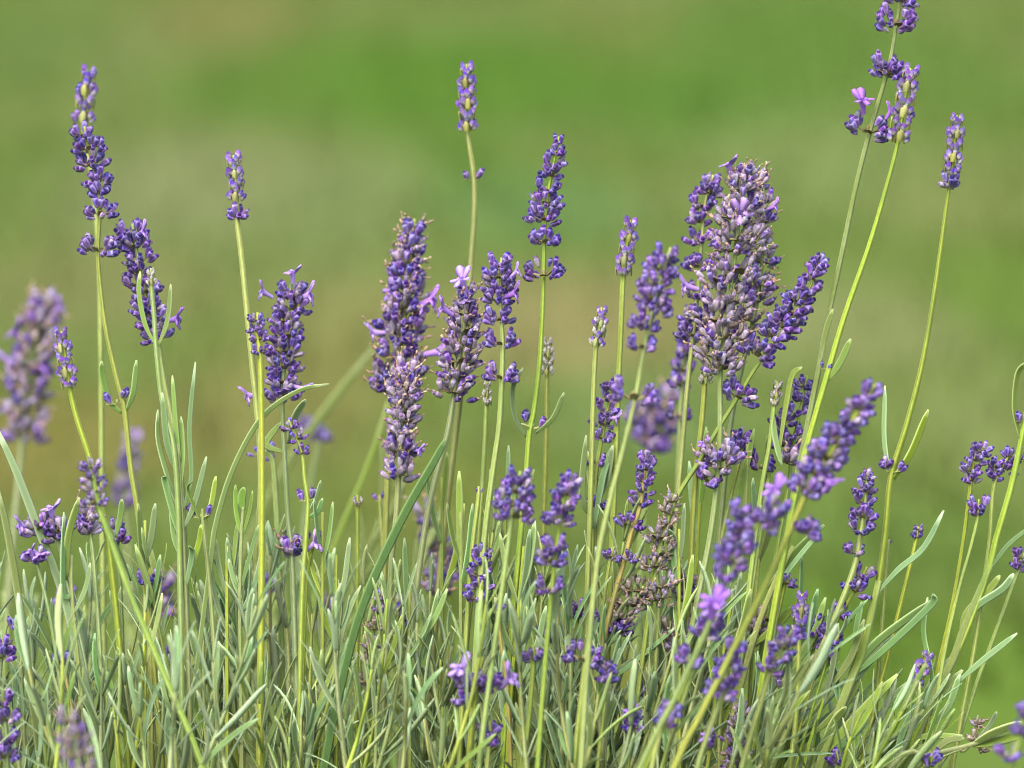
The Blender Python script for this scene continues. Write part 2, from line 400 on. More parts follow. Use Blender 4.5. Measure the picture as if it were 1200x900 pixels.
def leaf_px(root, base, pts, w, d, mat, rnd, name='leaf', narrow=False, n=5):
    px = PX(d); off = rnd.uniform(-.012, .006)
    p3 = [P(x, y, d + off * i / max(1, len(pts) - 1)) - base for i, (x, y) in enumerate(pts)]
    if len(pts) == 2:
        a, b = p3; m = (a + b) * .5 + RT * ((b - a).length * rnd.uniform(-.05, .05)); p3 = [a, m, b]
    cl = spline(p3, n)
    v, f, c = leaf_geo(cl, w * px, (FWD * -1 + RT * rnd.uniform(-.9, .9) + UP * .4), narrow=narrow)
    return link(name, mesh(name, v, f, c, mat), root)

# ------------------------------------------------------------------ setting: lawn behind the bed
def ground_hit(x, y):
    p = P(x, y, 0) - CAM; k = -CAM.z / p.z; q = CAM + p * k; return q.x, q.y
def lawn_material():
    m, t, b = newmat('lawn')
    g = t.nodes.new('ShaderNodeNewGeometry'); pos = g.outputs['Position']
    n1 = t.nodes.new('ShaderNodeTexNoise'); n1.inputs['Scale'].default_value = 2.2; n1.inputs['Detail'].default_value = 4; t.links.new(pos, n1.inputs['Vector'])
    n2 = t.nodes.new('ShaderNodeTexNoise'); n2.inputs['Scale'].default_value = 40; n2.inputs['Detail'].default_value = 3; t.links.new(pos, n2.inputs['Vector'])
    c = ramp(t, [(.3, (0.053, 0.094, 0.016)), (.7, (0.084, 0.110, 0.037))], n1.outputs['Fac'])
    # worn, dry, clover and lush patches of the turf: photo x, y of the centre, radii in pixels, colour, amount
    for (x, y, rx, ry, cc, am) in [
        (540, 100, 330, 75, (0.043, 0.098, 0.015), 0.95), (290, 110, 130, 40, (0.051, 0.098, 0.018), 0.80), (930, 60, 220, 70, (0.047, 0.098, 0.018), 0.90),
        (820, 130, 160, 45, (0.043, 0.098, 0.017), 0.80), (250, 20, 130, 45, (0.102, 0.105, 0.035), 0.90), (50, 50, 100, 60, (0.061, 0.098, 0.027), 0.80),
        (150, 60, 60, 50, (0.084, 0.114, 0.039), 0.70), (720, 30, 90, 50, (0.081, 0.105, 0.028), 0.60), (60, 200, 90, 70, (0.057, 0.098, 0.020), 0.70),
        (235, 215, 220, 75, (0.103, 0.123, 0.053), 0.95), (410, 240, 100, 70, (0.091, 0.123, 0.046), 0.90), (640, 240, 160, 45, (0.057, 0.114, 0.036), 0.80),
        (675, 365, 240, 70, (0.124, 0.118, 0.050), 0.95), (960, 190, 170, 60, (0.087, 0.123, 0.041), 0.90), (1110, 100, 120, 60, (0.055, 0.098, 0.021), 0.85),
        (1120, 230, 110, 40, (0.095, 0.114, 0.040), 0.80), (1000, 370, 170, 60, (0.105, 0.124, 0.050), 0.90), (1180, 330, 90, 60, (0.061, 0.105, 0.021), 0.85),
        (120, 340, 200, 60, (0.102, 0.114, 0.044), 0.90), (400, 360, 120, 60, (0.114, 0.118, 0.046), 0.80), (60, 520, 190, 80, (0.105, 0.101, 0.031), 0.95),
        (330, 470, 170, 90, (0.105, 0.108, 0.037), 0.90), (500, 580, 140, 70, (0.089, 0.108, 0.028), 0.80), (760, 480, 160, 60, (0.079, 0.121, 0.041), 0.80),
        (1155, 480, 130, 60, (0.098, 0.124, 0.044), 0.90), (1080, 630, 190, 70, (0.065, 0.108, 0.027), 0.90), (1150, 790, 190, 110, (0.061, 0.108, 0.020), 0.95),
        (930, 740, 120, 90, (0.057, 0.111, 0.018), 0.90), (730, 800, 90, 60, (0.092, 0.090, 0.022), 0.70)]:
        gx, gy = ground_hit(x, y); sx = (ground_hit(x + rx, y)[0] - ground_hit(x - rx, y)[0]) / 2
        sy = (ground_hit(x, max(y - ry, -300))[1] - ground_hit(x, y + ry)[1]) / 2
        mp = t.nodes.new('ShaderNodeVectorMath'); mp.operation = 'SUBTRACT'; t.links.new(pos, mp.inputs[0]); mp.inputs[1].default_value = (gx, gy, 0)
        mu = t.nodes.new('ShaderNodeVectorMath'); mu.operation = 'MULTIPLY'; t.links.new(mp.outputs[0], mu.inputs[0]); mu.inputs[1].default_value = (1 / sx, 1 / sy, 0)
        ln = t.nodes.new('ShaderNodeVectorMath'); ln.operation = 'LENGTH'; t.links.new(mu.outputs[0], ln.inputs[0])
        r = math_(t, 'ADD', ln.outputs['Value'], math_(t, 'MULTIPLY', math_(t, 'SUBTRACT', n1.outputs['Fac'], .5), 1.1))
        mr = t.nodes.new('ShaderNodeMapRange'); mr.interpolation_type = 'SMOOTHSTEP'; t.links.new(r, mr.inputs[0])
        mr.inputs[1].default_value = 1.25; mr.inputs[2].default_value = .35; mr.inputs[3].default_value = 0; mr.inputs[4].default_value = am
        c = mixc(t, mr.outputs[0], c, cc)
    c = mixc(t, math_(t, 'MULTIPLY', n2.outputs['Fac'], .4), c, (.040, .052, .008))
    hs = t.nodes.new('ShaderNodeHueSaturation'); hs.inputs['Saturation'].default_value = 1.04; hs.inputs['Value'].default_value = .89; t.links.new(c, hs.inputs['Color']); c = hs.outputs[0]
    finish(t, b, c, .9, 0, (1, 1, 1), None, 0, .02); return m
M['lawn'] = lawn_material()
gv = []; gf = []; NG = 60
xs = [(-1 if i < 0 else 1) * 300 * (abs(i) / 30) ** 3 for i in range(-30, 31)]
for j in xs:
    for i in xs:
        r = math.hypot(i, j); gv.append((i, j + 6, 0.02 * math.sin(i * 1.3 + .6) * math.cos(j * .9) * min(1, max(0, (abs(j + 6) - 1.2)))  if r < 25 else 0))
for j in range(NG):
    for i in range(NG):
        a = j * 61 + i; gf.append((a, a + 1, a + 62, a + 61))
lawn = link('lawn', mesh('lawn', gv, gf, [(0, 0)] * len(gv), 'lawn')); tag(lawn, 'mown lawn with dry patches behind the lavender', 'lawn', kind='structure')
# grass blades of the lawn that the camera sees past the bed
rnd = random.Random(5); v = []; f = []; cc = []
for k in range(20000):
    y = 1.15 + 9.5 * rnd.random(); x = rnd.uniform(-1, 1) * (.45 + .19 * y); h = rnd.uniform(.018, .05); a = rnd.uniform(0, 6.28)
    dx, dy = math.cos(a) * .003, math.sin(a) * .003; lx, ly = rnd.uniform(-.02, .02), rnd.uniform(-.02, .02); o = len(v)
    z = 0.02 * math.sin(x * 1.3 + .6) * math.cos((y - 6) * .9) * min(1, max(0, abs(y) - 1.2)) - .006
    v += [(x - dx, y - dy, z), (x + dx, y + dy, z), (x + lx * .5 + dx * .7, y + ly * .5 + dy * .7, z + h * .6), (x + lx * .5 - dx * .7, y + ly * .5 - dy * .7, z + h * .6), (x + lx, y + ly, z + h)]
    f += [(o, o + 1, o + 2, o + 3), (o + 3, o + 2, o + 4)]; cc += [(0, 0)] * 5
tag(link('lawn_grass', mesh('lawn_grass', v, f, cc, 'lawn')), 'short blurred grass of the lawn behind the lavender', 'grass', kind='stuff')

# ------------------------------------------------------------------ flowering stalks, traced one by one
def young(x0, y0, x1, y1, w, n):
    """evenly stacked whorls of a closed young spike"""
    return [(x0 + (x1 - x0) * i / (n - 1), y0 + (y1 - y0) * i / (n - 1), w * (.62 + .38 * min(1, (i + .6) / 2))) for i in range(n)]
S = stalk
# left side
S('tall violet lavender spike with a separate lower whorl, beside a long-leaved yellow bud', 0.0, 'A', [(99, 148), (104, 175), (112, 205), (117, 245), (115, 290), (117, 330), (124, 385), (136, 440), (146, 480), (153, 545), (163, 610), (172, 700), (182, 800), (190, 900)],
  [(96, 158, 30), (104, 172, 42), (107, 190, 42), (115, 210, 36), (116, 225, 28), (118, 248, 42), (115, 290, 48, 's'), (137, 470, 40, 'Es')],
  leaves=[([(143, 484), (128, 470), (120, 440), (119, 423)], 7), ([(148, 482), (156, 460), (160, 422)], 7)])
S('soft lilac lavender spike rising just behind the tall violet spike', .075, 'B', [(103, 82), (101, 110), (98, 148), (108, 210), (116, 300), (118, 400), (119, 500), (120, 620), (122, 760)],
  [(104, 90, 22), (102, 106, 28), (100, 122, 28), (98, 138, 30)], mix=['violet', 'young'], bl=10, sw=7)
S('slim young lavender spike with one whorl set apart on a clear yellow stem', 0.0, 'B', [(274, 182), (277, 220), (278, 258), (283, 300), (289, 360), (296, 430), (303, 500), (306, 570), (300, 660), (292, 760), (285, 880)],
  [(274, 190, 22), (275, 204, 22), (277, 217, 23), (277, 230, 24), (278, 252, 26, 'A')], bl=9)
S('short dark-budded spike standing in front of a blooming violet head', -.012, 'A', [(302, 366), (302, 395), (305, 420), (307, 520), (307, 620), (306, 740), (304, 880)],
  [(300, 375, 22), (301, 386, 26), (304, 396, 24), (305, 411, 24)], bl=9)
S('blooming violet head with open lilac flowers at its top and foot', .015, 'A', [(342, 325), (338, 370), (334, 420), (331, 470), (334, 540), (338, 610), (342, 650), (346, 760), (350, 880)],
  [(342, 342, 40), (343, 358, 50), (335, 375, 42), (336, 392, 46), (333, 410, 46), (333, 428, 44), (331, 446, 42), (332, 462, 46), (341, 645, 34, 'C')],
  [(343, 320, 17, 90), (308, 342, 18, 150), (362, 346, 22, 20), (334, 457, 17, -90, .9), (354, 456, 18, -20), (291, 464, 20, 185)], mix=['violet'] * 5 + ['grey'] * 2,
  leaves=[([(332, 530), (312, 520), (330, 494)], 8), ([(338, 520), (345, 490), (358, 468)], 9, 'leaf_grey')], stem='stem_grey')
S('violet spike half hidden behind a yellow closed bud and two leaves', .012, 'A', [(155, 262), (162, 305), (170, 345), (180, 385), (186, 405), (193, 450), (205, 510), (213, 570), (217, 680), (222, 880)],
  [(153, 272, 44), (158, 287, 40), (164, 303, 42), (160, 318, 34), (158, 333, 30), (172, 340, 40), (172, 360, 42), (178, 375, 44), (183, 392, 40)],
  [(168, 272, 18, 30), (142, 275, 16, 130), (207, 374, 20, 10), (178, 382, 14, 90, .9)], mix=['violet'] * 6 + ['grey'])
S('closed yellow bud held between two upright leaves', -.008, 'P', [(177, 314), (178, 340), (181, 375), (183, 408), (190, 470), (203, 520), (209, 600), (212, 740), (214, 880)],
  [(177, 322, 12), (178, 331, 13)], leaves=[([(182, 404), (170, 380), (163, 345), (164, 318)], 6), ([(185, 406), (196, 375), (200, 333)], 9)], sw=7, stem='stem_grey', mix=['pale'], bl=8)
S('small slate-blue young spike on a leaning yellow stem at the edge of the bed', 0.0, 'B', [(72, 388), (77, 420), (82, 455), (90, 490), (106, 540), (118, 590), (130, 660), (142, 780), (150, 890)],
  young(72, 394, 81, 450, 25, 5), bl=9, sw=8)
S('soft-focus violet spike on a thick yellow stem leaning right', -.06, 'A', [(104, 538), (110, 565), (118, 600), (134, 645), (152, 695), (175, 750), (205, 820), (238, 900)],
  [(106, 546, 28), (108, 559, 30), (112, 573, 32), (110, 588, 36)], sw=8.5, mix=['violet', 'grey'], bl=11)
S('faint lilac spike far back between two stems', .36, 'A', [(154, 508), (150, 540), (146, 590), (150, 660), (152, 800)], [(156, 515, 24), (153, 532, 28), (150, 550, 28), (146, 570, 32), (145, 588, 34)], mix=['violet', 'grey'], stem='stem_grey')
S('large blurred greyish lavender head with fading flowers at the bed edge', .25, 'C', [(52, 345), (45, 390), (36, 440), (28, 500), (24, 540), (15, 640), (5, 760)],
  [(52, 358, 46), (48, 378, 56), (44, 402, 62), (36, 425, 66), (34, 450, 66), (28, 478, 64), (30, 506, 62)], [(18, 390, 24, 120), (10, 425, 24, 180), (52, 430, 24, 20), (70, 360, 16, 45)], sw=10, stem='stem_grey')
S('open lilac flowers on a short whorl crossed by a long leaf', -.01, 'A', [(62, 598), (66, 625), (72, 650), (82, 700), (100, 780), (112, 880)],
  [(46, 618, 44), (70, 620, 42), (66, 628, 36)], [(25, 616, 18, 170, .5), (60, 597, 20, 95, .3), (52, 612, 15, 60, .8)], mix=['violet', 'grey'], sw=6, stem='stem_grey')
S('little violet flower cluster below the open lilac whorl', -.015, 'A', [(40, 646), (46, 670), (58, 720), (70, 800), (76, 890)], [(42, 655, 34)], [(46, 652, 17, -40, .8), (36, 646, 13, 110)], sw=5, stem='stem_grey')
S('compact whorl of violet and grey calyces beside a bright green leaf', -.01, 'C', [(104, 598), (106, 625), (110, 660), (116, 740), (122, 860)], [(102, 606, 34), (105, 622, 30)], [(94, 612, 15, 160, .6)], sw=6, stem='stem_grey')
S('violet bud pair beside the thick yellow stem', .02, 'A', [(136, 610), (138, 640), (142, 700), (146, 820)], [(136, 616, 18), (141, 632, 26)], sw=5, stem='stem_grey')
S('dark violet whorl topping a short green stalk by the thick yellow stem', 0.0, 'A', [(175, 668), (175, 685), (176, 740), (178, 880)], [(175, 680, 34)], sw=7)
S('plum whorl low in the grey leaves', 0.0, 'A', [(73, 764), (75, 782), (84, 830), (96, 900)], [(73, 774, 24)], sw=6, stem='stem_gold')
S('violet whorl on a drooping leaf stalk at the bed edge', -.02, 'A', [(12, 726), (6, 742), (0, 790), (-4, 880)], [(14, 733, 20), (2, 768, 34), (4, 756, 22)], sw=6, stem='stem_grey')
S('blurred grey-violet tuft low in the foliage corner', -.16, 'C', [(82, 830), (86, 860), (92, 900), (98, 950)], [(78, 842, 34), (86, 860, 48), (90, 880, 44), (95, 905, 44)], bl=12, sw=9, stem='stem_grey')
S('violet tuft with dark calyces at the edge of the foliage corner', -.05, 'A', [(2, 805), (6, 840), (8, 880), (10, 940)], [(2, 820, 36), (6, 842, 36), (8, 866, 34), (6, 885, 34)], [(6, 872, 18, 0, .8)], sw=9, stem='stem_grey')
S('two small buds on a leafy node in front of the tall shoot', -.005, 'E', [(237, 596), (238, 612), (243, 660), (250, 740), (256, 880)], [(236, 604, 34, 's')], sw=6, stem='stem_wood',
  leaves=[([(236, 612), (226, 590), (220, 572), (226, 564)], 5), ([(240, 612), (248, 590), (253, 558)], 7)])
# middle left
S('crooked cluster of blue-violet buds topping a thin curved stalk', 0.0, 'A', [(338, 492), (346, 510), (354, 530), (357, 560), (361, 592), (358, 640), (354, 700), (350, 880)],
  [(340, 500, 24), (350, 513, 22), (354, 530, 20), (360, 585, 28, 'Es')], bl=9, sw=7, leaves=[([(362, 600), (370, 585), (376, 563)], 5, 'leaf_grey'), ([(362, 606), (372, 600), (378, 584)], 6, 'leaf_grey')])
S('lone lilac flower on a side sprig under the blue-violet buds', .005, 'E', [(372, 626), (366, 645), (360, 680), (356, 780)], [(366, 632, 20)], [(370, 636, 20, 40, .5)], sw=4)
S('faded bud trio behind the yellow-green stems', .05, 'E', [(305, 525), (318, 535), (322, 560), (326, 640), (330, 760)], [(300, 532, 16), (321, 528, 20), (318, 540, 14)], sw=9)
S('far blurred violet blob floating between the stems', .30, 'A', [(374, 505), (372, 525), (362, 580), (350, 680), (345, 800)], [(374, 512, 28), (358, 500, 22)], sw=6, stem='stem_grey')
S('tall soft violet head with withered tips and side flowers', .055, 'C', [(486, 256), (482, 300), (477, 350), (470, 400), (462, 450), (456, 520), (452, 620), (448, 760)],
  [(484, 272, 34), (483, 287, 38), (478, 304, 52), (476, 322, 56), (478, 340, 60), (472, 358, 64), (470, 376, 66), (470, 396, 62), (466, 414, 66), (478, 428, 52), (455, 440, 52), (450, 455, 44)],
  [(460, 342, 22, 120, .8), (506, 352, 24, 20), (496, 362, 18, -10, .6), (438, 390, 20, 180), (516, 412, 26, 10)], mix=['violet'] * 4 + ['grey'] * 3, bl=15)
S('greyish spike narrowing downward in front of the tall soft violet head', -.01, 'C', [(478, 428), (474, 470), (470, 520), (467, 560), (465, 600), (459, 660), (456, 720), (450, 800), (446, 900)],
  [(478, 436, 40), (476, 450, 46), (474, 464, 48), (474, 478, 46), (472, 492, 46), (470, 506, 38), (470, 526, 50), (466, 552, 48, 'u')], [(484, 462, 12, 60, .8), (492, 528, 12, 0, .6)], stem='stem_wood')
S('thin pale stem with a greenish-white bud, next to the greyish spike', .02, 'P', [(419, 580), (419, 600), (419, 660), (418, 780), (416, 900)], [(419, 590, 15)], mix=['dry', 'grey', 'pale'], sw=6)
S('tiny lilac bud behind the greenish-white bud', .06, 'E', [(444, 580), (446, 600), (450, 680), (452, 800)], [(445, 586, 16)], sw=5)
S('slim young spike with yellow bracts and a pair of buds lower on its stem', .038, 'B', [(547, 75), (546, 120), (548, 156), (555, 205), (556, 250), (552, 310), (548, 380), (540, 460), (528, 560), (515, 680), (505, 800)],
  young(547, 84, 548, 148, 26, 6) + [(554, 210, 30, 'Es')], bl=9.5, sw=8.5)
S('withered-topped violet head with lilac flowers beside the neat violet spike', .016, 'C', [(548, 335), (545, 370), (540, 410), (533, 455), (524, 510), (508, 570), (495, 640), (480, 760), (470, 880)],
  [(546, 348, 34), (546, 366, 46), (544, 384, 56), (541, 402, 62), (540, 420, 58), (536, 438, 52), (530, 456, 56)], [(541, 328, 22, 110, .5), (546, 352, 16, -80, .6), (519, 362, 20, 150)], mix=['violet'] * 3 + ['grey'] * 4, bl=14, stem='stem_grey')
S('neat dark violet spike with two loose whorls below, on a yellow stem', -.01, 'A', [(588, 302), (586, 345), (589, 400), (588, 450), (585, 500), (578, 550), (569, 620), (562, 700), (556, 800), (550, 900)],
  [(586, 310, 34), (584, 322, 42), (585, 335, 44), (584, 350, 40), (584, 372, 40), (587, 400, 42, 's'), (587, 440, 42, 's')], [(603, 344, 20, 20), (606, 318, 14, 40)])
S('perfect violet spike of stacked whorls with leaves and buds at its stem node', 0.0, 'A', [(655, 160), (648, 195), (641, 235), (638, 280), (637, 325), (635, 380), (632, 430), (626, 480), (620, 512), (616, 570), (609, 640), (600, 740), (590, 880)],
  [(654, 167, 16), (653, 178, 22), (648, 193, 32), (645, 204, 32), (641, 220, 36), (640, 236, 40), (637, 254, 46), (638, 281, 42, 'u'), (637, 318, 54, 's'), (624, 498, 42, 'Es')],
  leaves=[([(617, 512), (604, 490), (601, 455), (613, 431)], 6, 'leaf_grey'), ([(628, 508), (648, 490), (661, 460)], 6)], bl=13)
S('pale unopened greenish spike behind the yellow stem of the perfect violet spike', .03, 'P', [(642, 398), (641, 440), (640, 520), (637, 620), (632, 760)], young(642, 404, 641, 436, 18, 4), sw=7)
S('cream green spike tucked under the loose violet whorls', .01, 'P', [(571, 445), (570, 475), (567, 540), (560, 640), (548, 740), (540, 880)], young(571, 452, 571, 472, 14, 3), sw=7)
S('tiny blue bud on a plain green stalk between two stems', .0, 'E', [(561, 570), (560, 590), (554, 640), (548, 720), (540, 860)], [(561, 577, 10)], sw=7)
S('young lilac spike with yellow bracts on a straight green stem', .01, 'B', [(738, 258), (733, 300), (730, 328), (728, 380), (725, 440), (722, 520), (718, 620), (712, 760), (706, 880)], young(738, 266, 731, 318, 25, 5), bl=9)
S('small white-topped young spike on a yellow stem', .0, 'P', [(705, 360), (702, 390), (698, 412), (695, 480), (693, 560), (690, 650), (686, 760), (680, 900)], young(705, 368, 700, 402, 20, 4), bl=8, mix=['pale', 'young', 'young'], sw=7.5)
S('soft violet spike with stacked whorls leaning right on a thick yellow stem', -.075, 'A', [(786, 290), (772, 335), (762, 375), (752, 425), (746, 460), (732, 520), (714, 590), (700, 660), (690, 760), (682, 880)],
  [(780, 300, 36), (775, 314, 42), (768, 332, 46), (764, 348, 42), (768, 360, 44), (755, 380, 40), (752, 405, 38, 's'), (742, 462, 66, 's')], sw=7.5)
S('dark violet spike partly hidden by two yellow stems', .01, 'A', [(722, 440), (714, 470), (706, 510), (698, 560), (694, 640), (690, 740)],
  [(716, 455, 26), (712, 468, 30), (710, 482, 30), (707, 496, 32), (706, 512, 28), (696, 540, 34, 's'), (700, 592, 26)], [(722, 490, 14, 0)], bl=11)
# giant group
S('biggest lavender head: huge greyish spike with withered tips and one lilac flower in front', -.005, 'C', [(870, 192), (867, 230), (864, 280), (856, 340), (848, 400), (844, 440), (844, 500), (841, 560), (832, 630), (818, 700), (803, 780), (790, 880)],
  [(874, 206, 38), (868, 218, 44), (874, 238, 58), (860, 252, 56), (868, 276, 72), (854, 290, 60), (864, 314, 76), (846, 326, 62), (856, 350, 74), (842, 372, 60), (850, 392, 66), (838, 414, 60), (846, 428, 54), (843, 535, 60, 'u'), (842, 545, 52, 'u')],
  [(854, 194, 20, 100, .2), (867, 250, 24, 90, 1.6), (803, 335, 22, 165, .2), (825, 520, 13, 100, .5)], bl=14.5, sw=9, stem='stem_grey')
S('violet side spike pressed against the biggest greyish head', .03, 'A', [(836, 205), (826, 240), (822, 290), (818, 340), (812, 395), (806, 450), (800, 520), (790, 640), (780, 800)],
  [(833, 214, 24), (832, 224, 34), (822, 240, 36), (818, 258, 32), (822, 280, 40), (817, 310, 38), (816, 345, 34), (818, 372, 48), (812, 390, 44)], sw=7)
S('grey shaggy spike merging into the biggest head opposite its violet side spike', .02, 'C', [(893, 200), (896, 250), (893, 310), (886, 360), (872, 420), (856, 500), (846, 600), (830, 760)],
  [(888, 214, 36), (893, 235, 40), (892, 258, 44), (890, 282, 46), (894, 305, 46), (890, 330, 48), (886, 350, 44), (876, 372, 44), (868, 395, 42)], [(908, 242, 14, 20)], bl=14, sw=7, stem='stem_grey')
S('violet spike leaning out rightwards from the biggest head', -.005, 'A', [(962, 298), (952, 330), (936, 360), (918, 385), (900, 410), (880, 440), (862, 470), (840, 505), (820, 540), (790, 590), (770, 660), (755, 760)],
  [(958, 310, 26), (953, 325, 30), (946, 338, 36), (936, 352, 40), (928, 366, 42), (918, 380, 46), (906, 392, 44), (888, 412, 52), (866, 462, 48), (828, 560, 34, 's')], bl=14, sw=7, tilt=-4)
S('soft violet spike with a green stub behind the biggest head', .09, 'A', [(806, 388), (802, 430), (798, 470), (796, 520), (793, 600), (790, 720)], [(806, 398, 26), (804, 415, 28), (800, 432, 32), (796, 450, 30), (795, 485, 34, 's')], mix=['violet', 'violet', 'young'], sw=7)
S('blurred dusky violet cluster behind the yellow stems', .24, 'C', [(778, 460), (766, 500), (760, 540), (752, 620), (745, 740)], [(784, 466, 32), (766, 476, 38), (746, 490, 38), (776, 500, 46), (756, 512, 44), (770, 526, 38)], mix=['violet', 'violet', 'grey'], sw=8)
S('short green bud stub below the biggest head', .0, 'P', [(828, 432), (826, 450), (822, 500), (815, 560), (808, 680), (800, 820)], [(828, 438, 17), (827, 446, 18)], mix=['pale'], sw=8)
# upper right
S('tallest stalk, dark violet whorls set wide apart, reaching above all others', 0.0, 'A', [(1062, -34), (1052, 20), (1042, 76), (1020, 152), (1004, 215), (986, 300), (970, 375), (958, 440), (944, 510), (930, 580), (915, 680), (900, 800)],
  [(1062, -22, 40), (1056, -2, 44), (1050, 25, 58), (1041, 84, 46), (1036, 76, 34), (1017, 150, 56, 's')], [(1011, 118, 22, 95, .4), (1044, 130, 15, 60)], bl=14, sw=8, stem='stem_grey', leaves=[([(962, 430), (966, 395), (976, 362)], 7)])
S('young checkered spike leaning close to the tallest stalk', -.01, 'B', [(1067, 80), (1060, 120), (1052, 168), (1040, 215), (1018, 290), (990, 370), (968, 445), (948, 515), (930, 590), (910, 700), (890, 820)],
  young(1067, 88, 1053, 160, 32, 6) + [(967, 432, 16, 'E')], bl=9.5, sw=9.5, leaves=[([(970, 446), (984, 425), (997, 397)], 9)])
S('young slim spike alone beside the lawn, its stem bowing down to a leafy node', 0.0, 'B', [(1121, 135), (1118, 180), (1111, 228), (1104, 280), (1094, 350), (1080, 430), (1062, 500), (1044, 560), (1038, 620), (1028, 690), (1008, 760), (985, 830), (960, 910)],
  young(1121, 143, 1116, 200, 25, 5) + [(1113, 216, 26, 'A'), (1045, 550, 40, 'Es'), (1038, 546, 20, 'A')], bl=9.5, sw=10, leaves=[([(1047, 562), (1068, 530), (1088, 480)], 10), ([(1043, 558), (1036, 515), (1037, 452)], 7, 'leaf_grey'), ([(1027, 696), (1052, 668), (1082, 642), (1106, 598)], 8, 'leaf_grey')])
S('yellowish dry bud with a green leaf beside it', .0, 'P', [(911, 447), (907, 475), (902, 520), (893, 570), (884, 640), (870, 760)], [(911, 454, 13), (909, 464, 15), (908, 473, 14)], mix=['pale', 'pale', 'dry'], sw=7,
  leaves=[([(913, 530), (920, 480), (928, 440), (940, 430)], 7), ([(906, 484), (908, 510), (916, 545)], 8, 'leaf_grey')])
S('dark violet spike behind the yellowish dry bud and crossing stems', .02, 'A', [(946, 440), (938, 480), (930, 520), (922, 580), (905, 680)], [(941, 452, 24), (938, 468, 26), (934, 484, 30), (918, 492, 36), (924, 508, 42), (918, 520, 38), (930, 526, 30)], bl=11, sw=6)
S('loose violet whorl with pale withered bits below the dark spike', .01, 'A', [(905, 535), (902, 552), (895, 600), (880, 700)], [(892, 546, 34, 's'), (922, 540, 30, 'C')], sw=6)
# foreground diagonal group
S('big soft violet spike sweeping diagonally on a thick yellow stem', -.10, 'A', [(1026, 450), (1004, 485), (978, 525), (952, 565), (936, 598), (918, 640), (895, 690), (862, 756), (820, 840), (790, 900)],
  [(1019, 462, 30), (1008, 478, 36), (996, 496, 38), (980, 514, 46), (968, 534, 52), (956, 552, 50), (944, 572, 46), (946, 622, 34)], [(972, 566, 26, -40, .5), (908, 574, 26, 100, .5)], bl=16, sw=9)
S('soft violet spike bunched against the big diagonal spike', -.12, 'A', [(912, 580), (893, 608), (872, 640), (856, 672), (842, 705), (822, 752), (790, 820), (750, 900)],
  [(908, 596, 36), (896, 612, 40), (864, 600, 30), (868, 620, 38), (866, 638, 44), (856, 656, 44), (848, 674, 36)], [(836, 706, 30, 85, .5)], bl=15, sw=8.5)
S('lilac flower and buds low on a yellow stem under the bunched spike', -.09, 'A', [(836, 700), (826, 745), (812, 780), (785, 840), (760, 890)], [(834, 730, 36), (826, 742, 34), (806, 774, 34, 's')], [(834, 716, 24, 80, .5)], bl=15, sw=7.5)
S('blurred violet spike low among the yellow stems', -.095, 'A', [(862, 752), (852, 785), (842, 825), (826, 870), (812, 920)], [(860, 762, 32), (856, 778, 36), (850, 794, 38), (844, 812, 40)], bl=14, sw=8)
S('soft violet spike leaning right above the grey budded one', -.07, 'A', [(928, 738), (916, 764), (902, 790), (890, 830), (872, 890)], [(924, 746, 32), (918, 758, 36), (910, 770, 36), (902, 784, 32)], bl=13, sw=8)
S('grey-violet spike with small dense buds low in the foliage', -.01, 'C', [(870, 824), (864, 860), (860, 900), (856, 950)], [(870, 834, 28), (868, 848, 34), (862, 866, 40), (864, 884, 42), (860, 902, 42)], bl=10, sw=8)
S('blurred lilac tuft on a gold stem under the dried whorl', -.10, 'A', [(784, 822), (776, 850), (766, 890), (758, 940)], [(786, 832, 28), (778, 846, 30)], bl=13, sw=7)
# right of the diagonal group
S('crisp dark violet spike over a small two-part whorl, beside the leafy node stem', -.005, 'A', [(1018, 553), (1012, 600), (1006, 645), (996, 680), (976, 730), (950, 790), (925, 850), (900, 910)],
  [(1016, 560, 18), (1014, 574, 28), (1012, 588, 30), (1011, 604, 34), (1009, 621, 34), (1000, 646, 26, 's')], bl=12, sw=9)
S('dark violet whorls stepping down a thin stem under the crisp dark spike', .0, 'A', [(1016, 664), (1006, 685), (990, 712), (972, 745), (955, 790), (935, 860)], [(1010, 674, 32), (1003, 690, 38), (985, 718, 28), (972, 746, 34, 's')], bl=12, sw=6)
S('small neat young spike with yellow bracts in front of the soft leaning spike', -.012, 'B', [(940, 696), (938, 725), (936, 750), (935, 800), (932, 850), (925, 910)], young(940, 703, 937, 728, 22, 3) + [(936, 744, 24, 'A')], bl=9, sw=7)
S('dark violet bud whorl topping a green stalk near the bunched spike', .0, 'A', [(922, 672), (918, 692), (908, 740), (895, 820)], [(921, 682, 28)], bl=11, sw=6)
S('pair of dark buds on a thin stalk below the young spike', .0, 'E', [(918, 796), (912, 812), (900, 850), (890, 900)], [(917, 806, 24)], bl=12, sw=5)
S('two forked buds on a leaning stalk low on the lawn side', .0, 'E', [(912, 846), (908, 864), (900, 900)], [(911, 850, 30, 's')], bl=12, sw=6)
S('short young spike alone on a leaning yellow stem low over the lawn', -.005, 'B', [(1087, 764), (1080, 785), (1070, 808), (1055, 838), (1035, 876), (1015, 915)], young(1086, 771, 1073, 800, 20, 4), bl=8.5, sw=8)
S('single dark bud head on a thin stalk beside a curved leaf', .01, 'A', [(1076, 617), (1072, 640), (1060, 690), (1040, 770), (1020, 850)], [(1076, 620, 15), (1075, 628, 18)], [], sw=6)
S('tiny bud stub beside the leafy node stem', .012, 'E', [(1042, 632), (1040, 650), (1036, 700), (1030, 780)], [(1041, 637, 9)], sw=6)
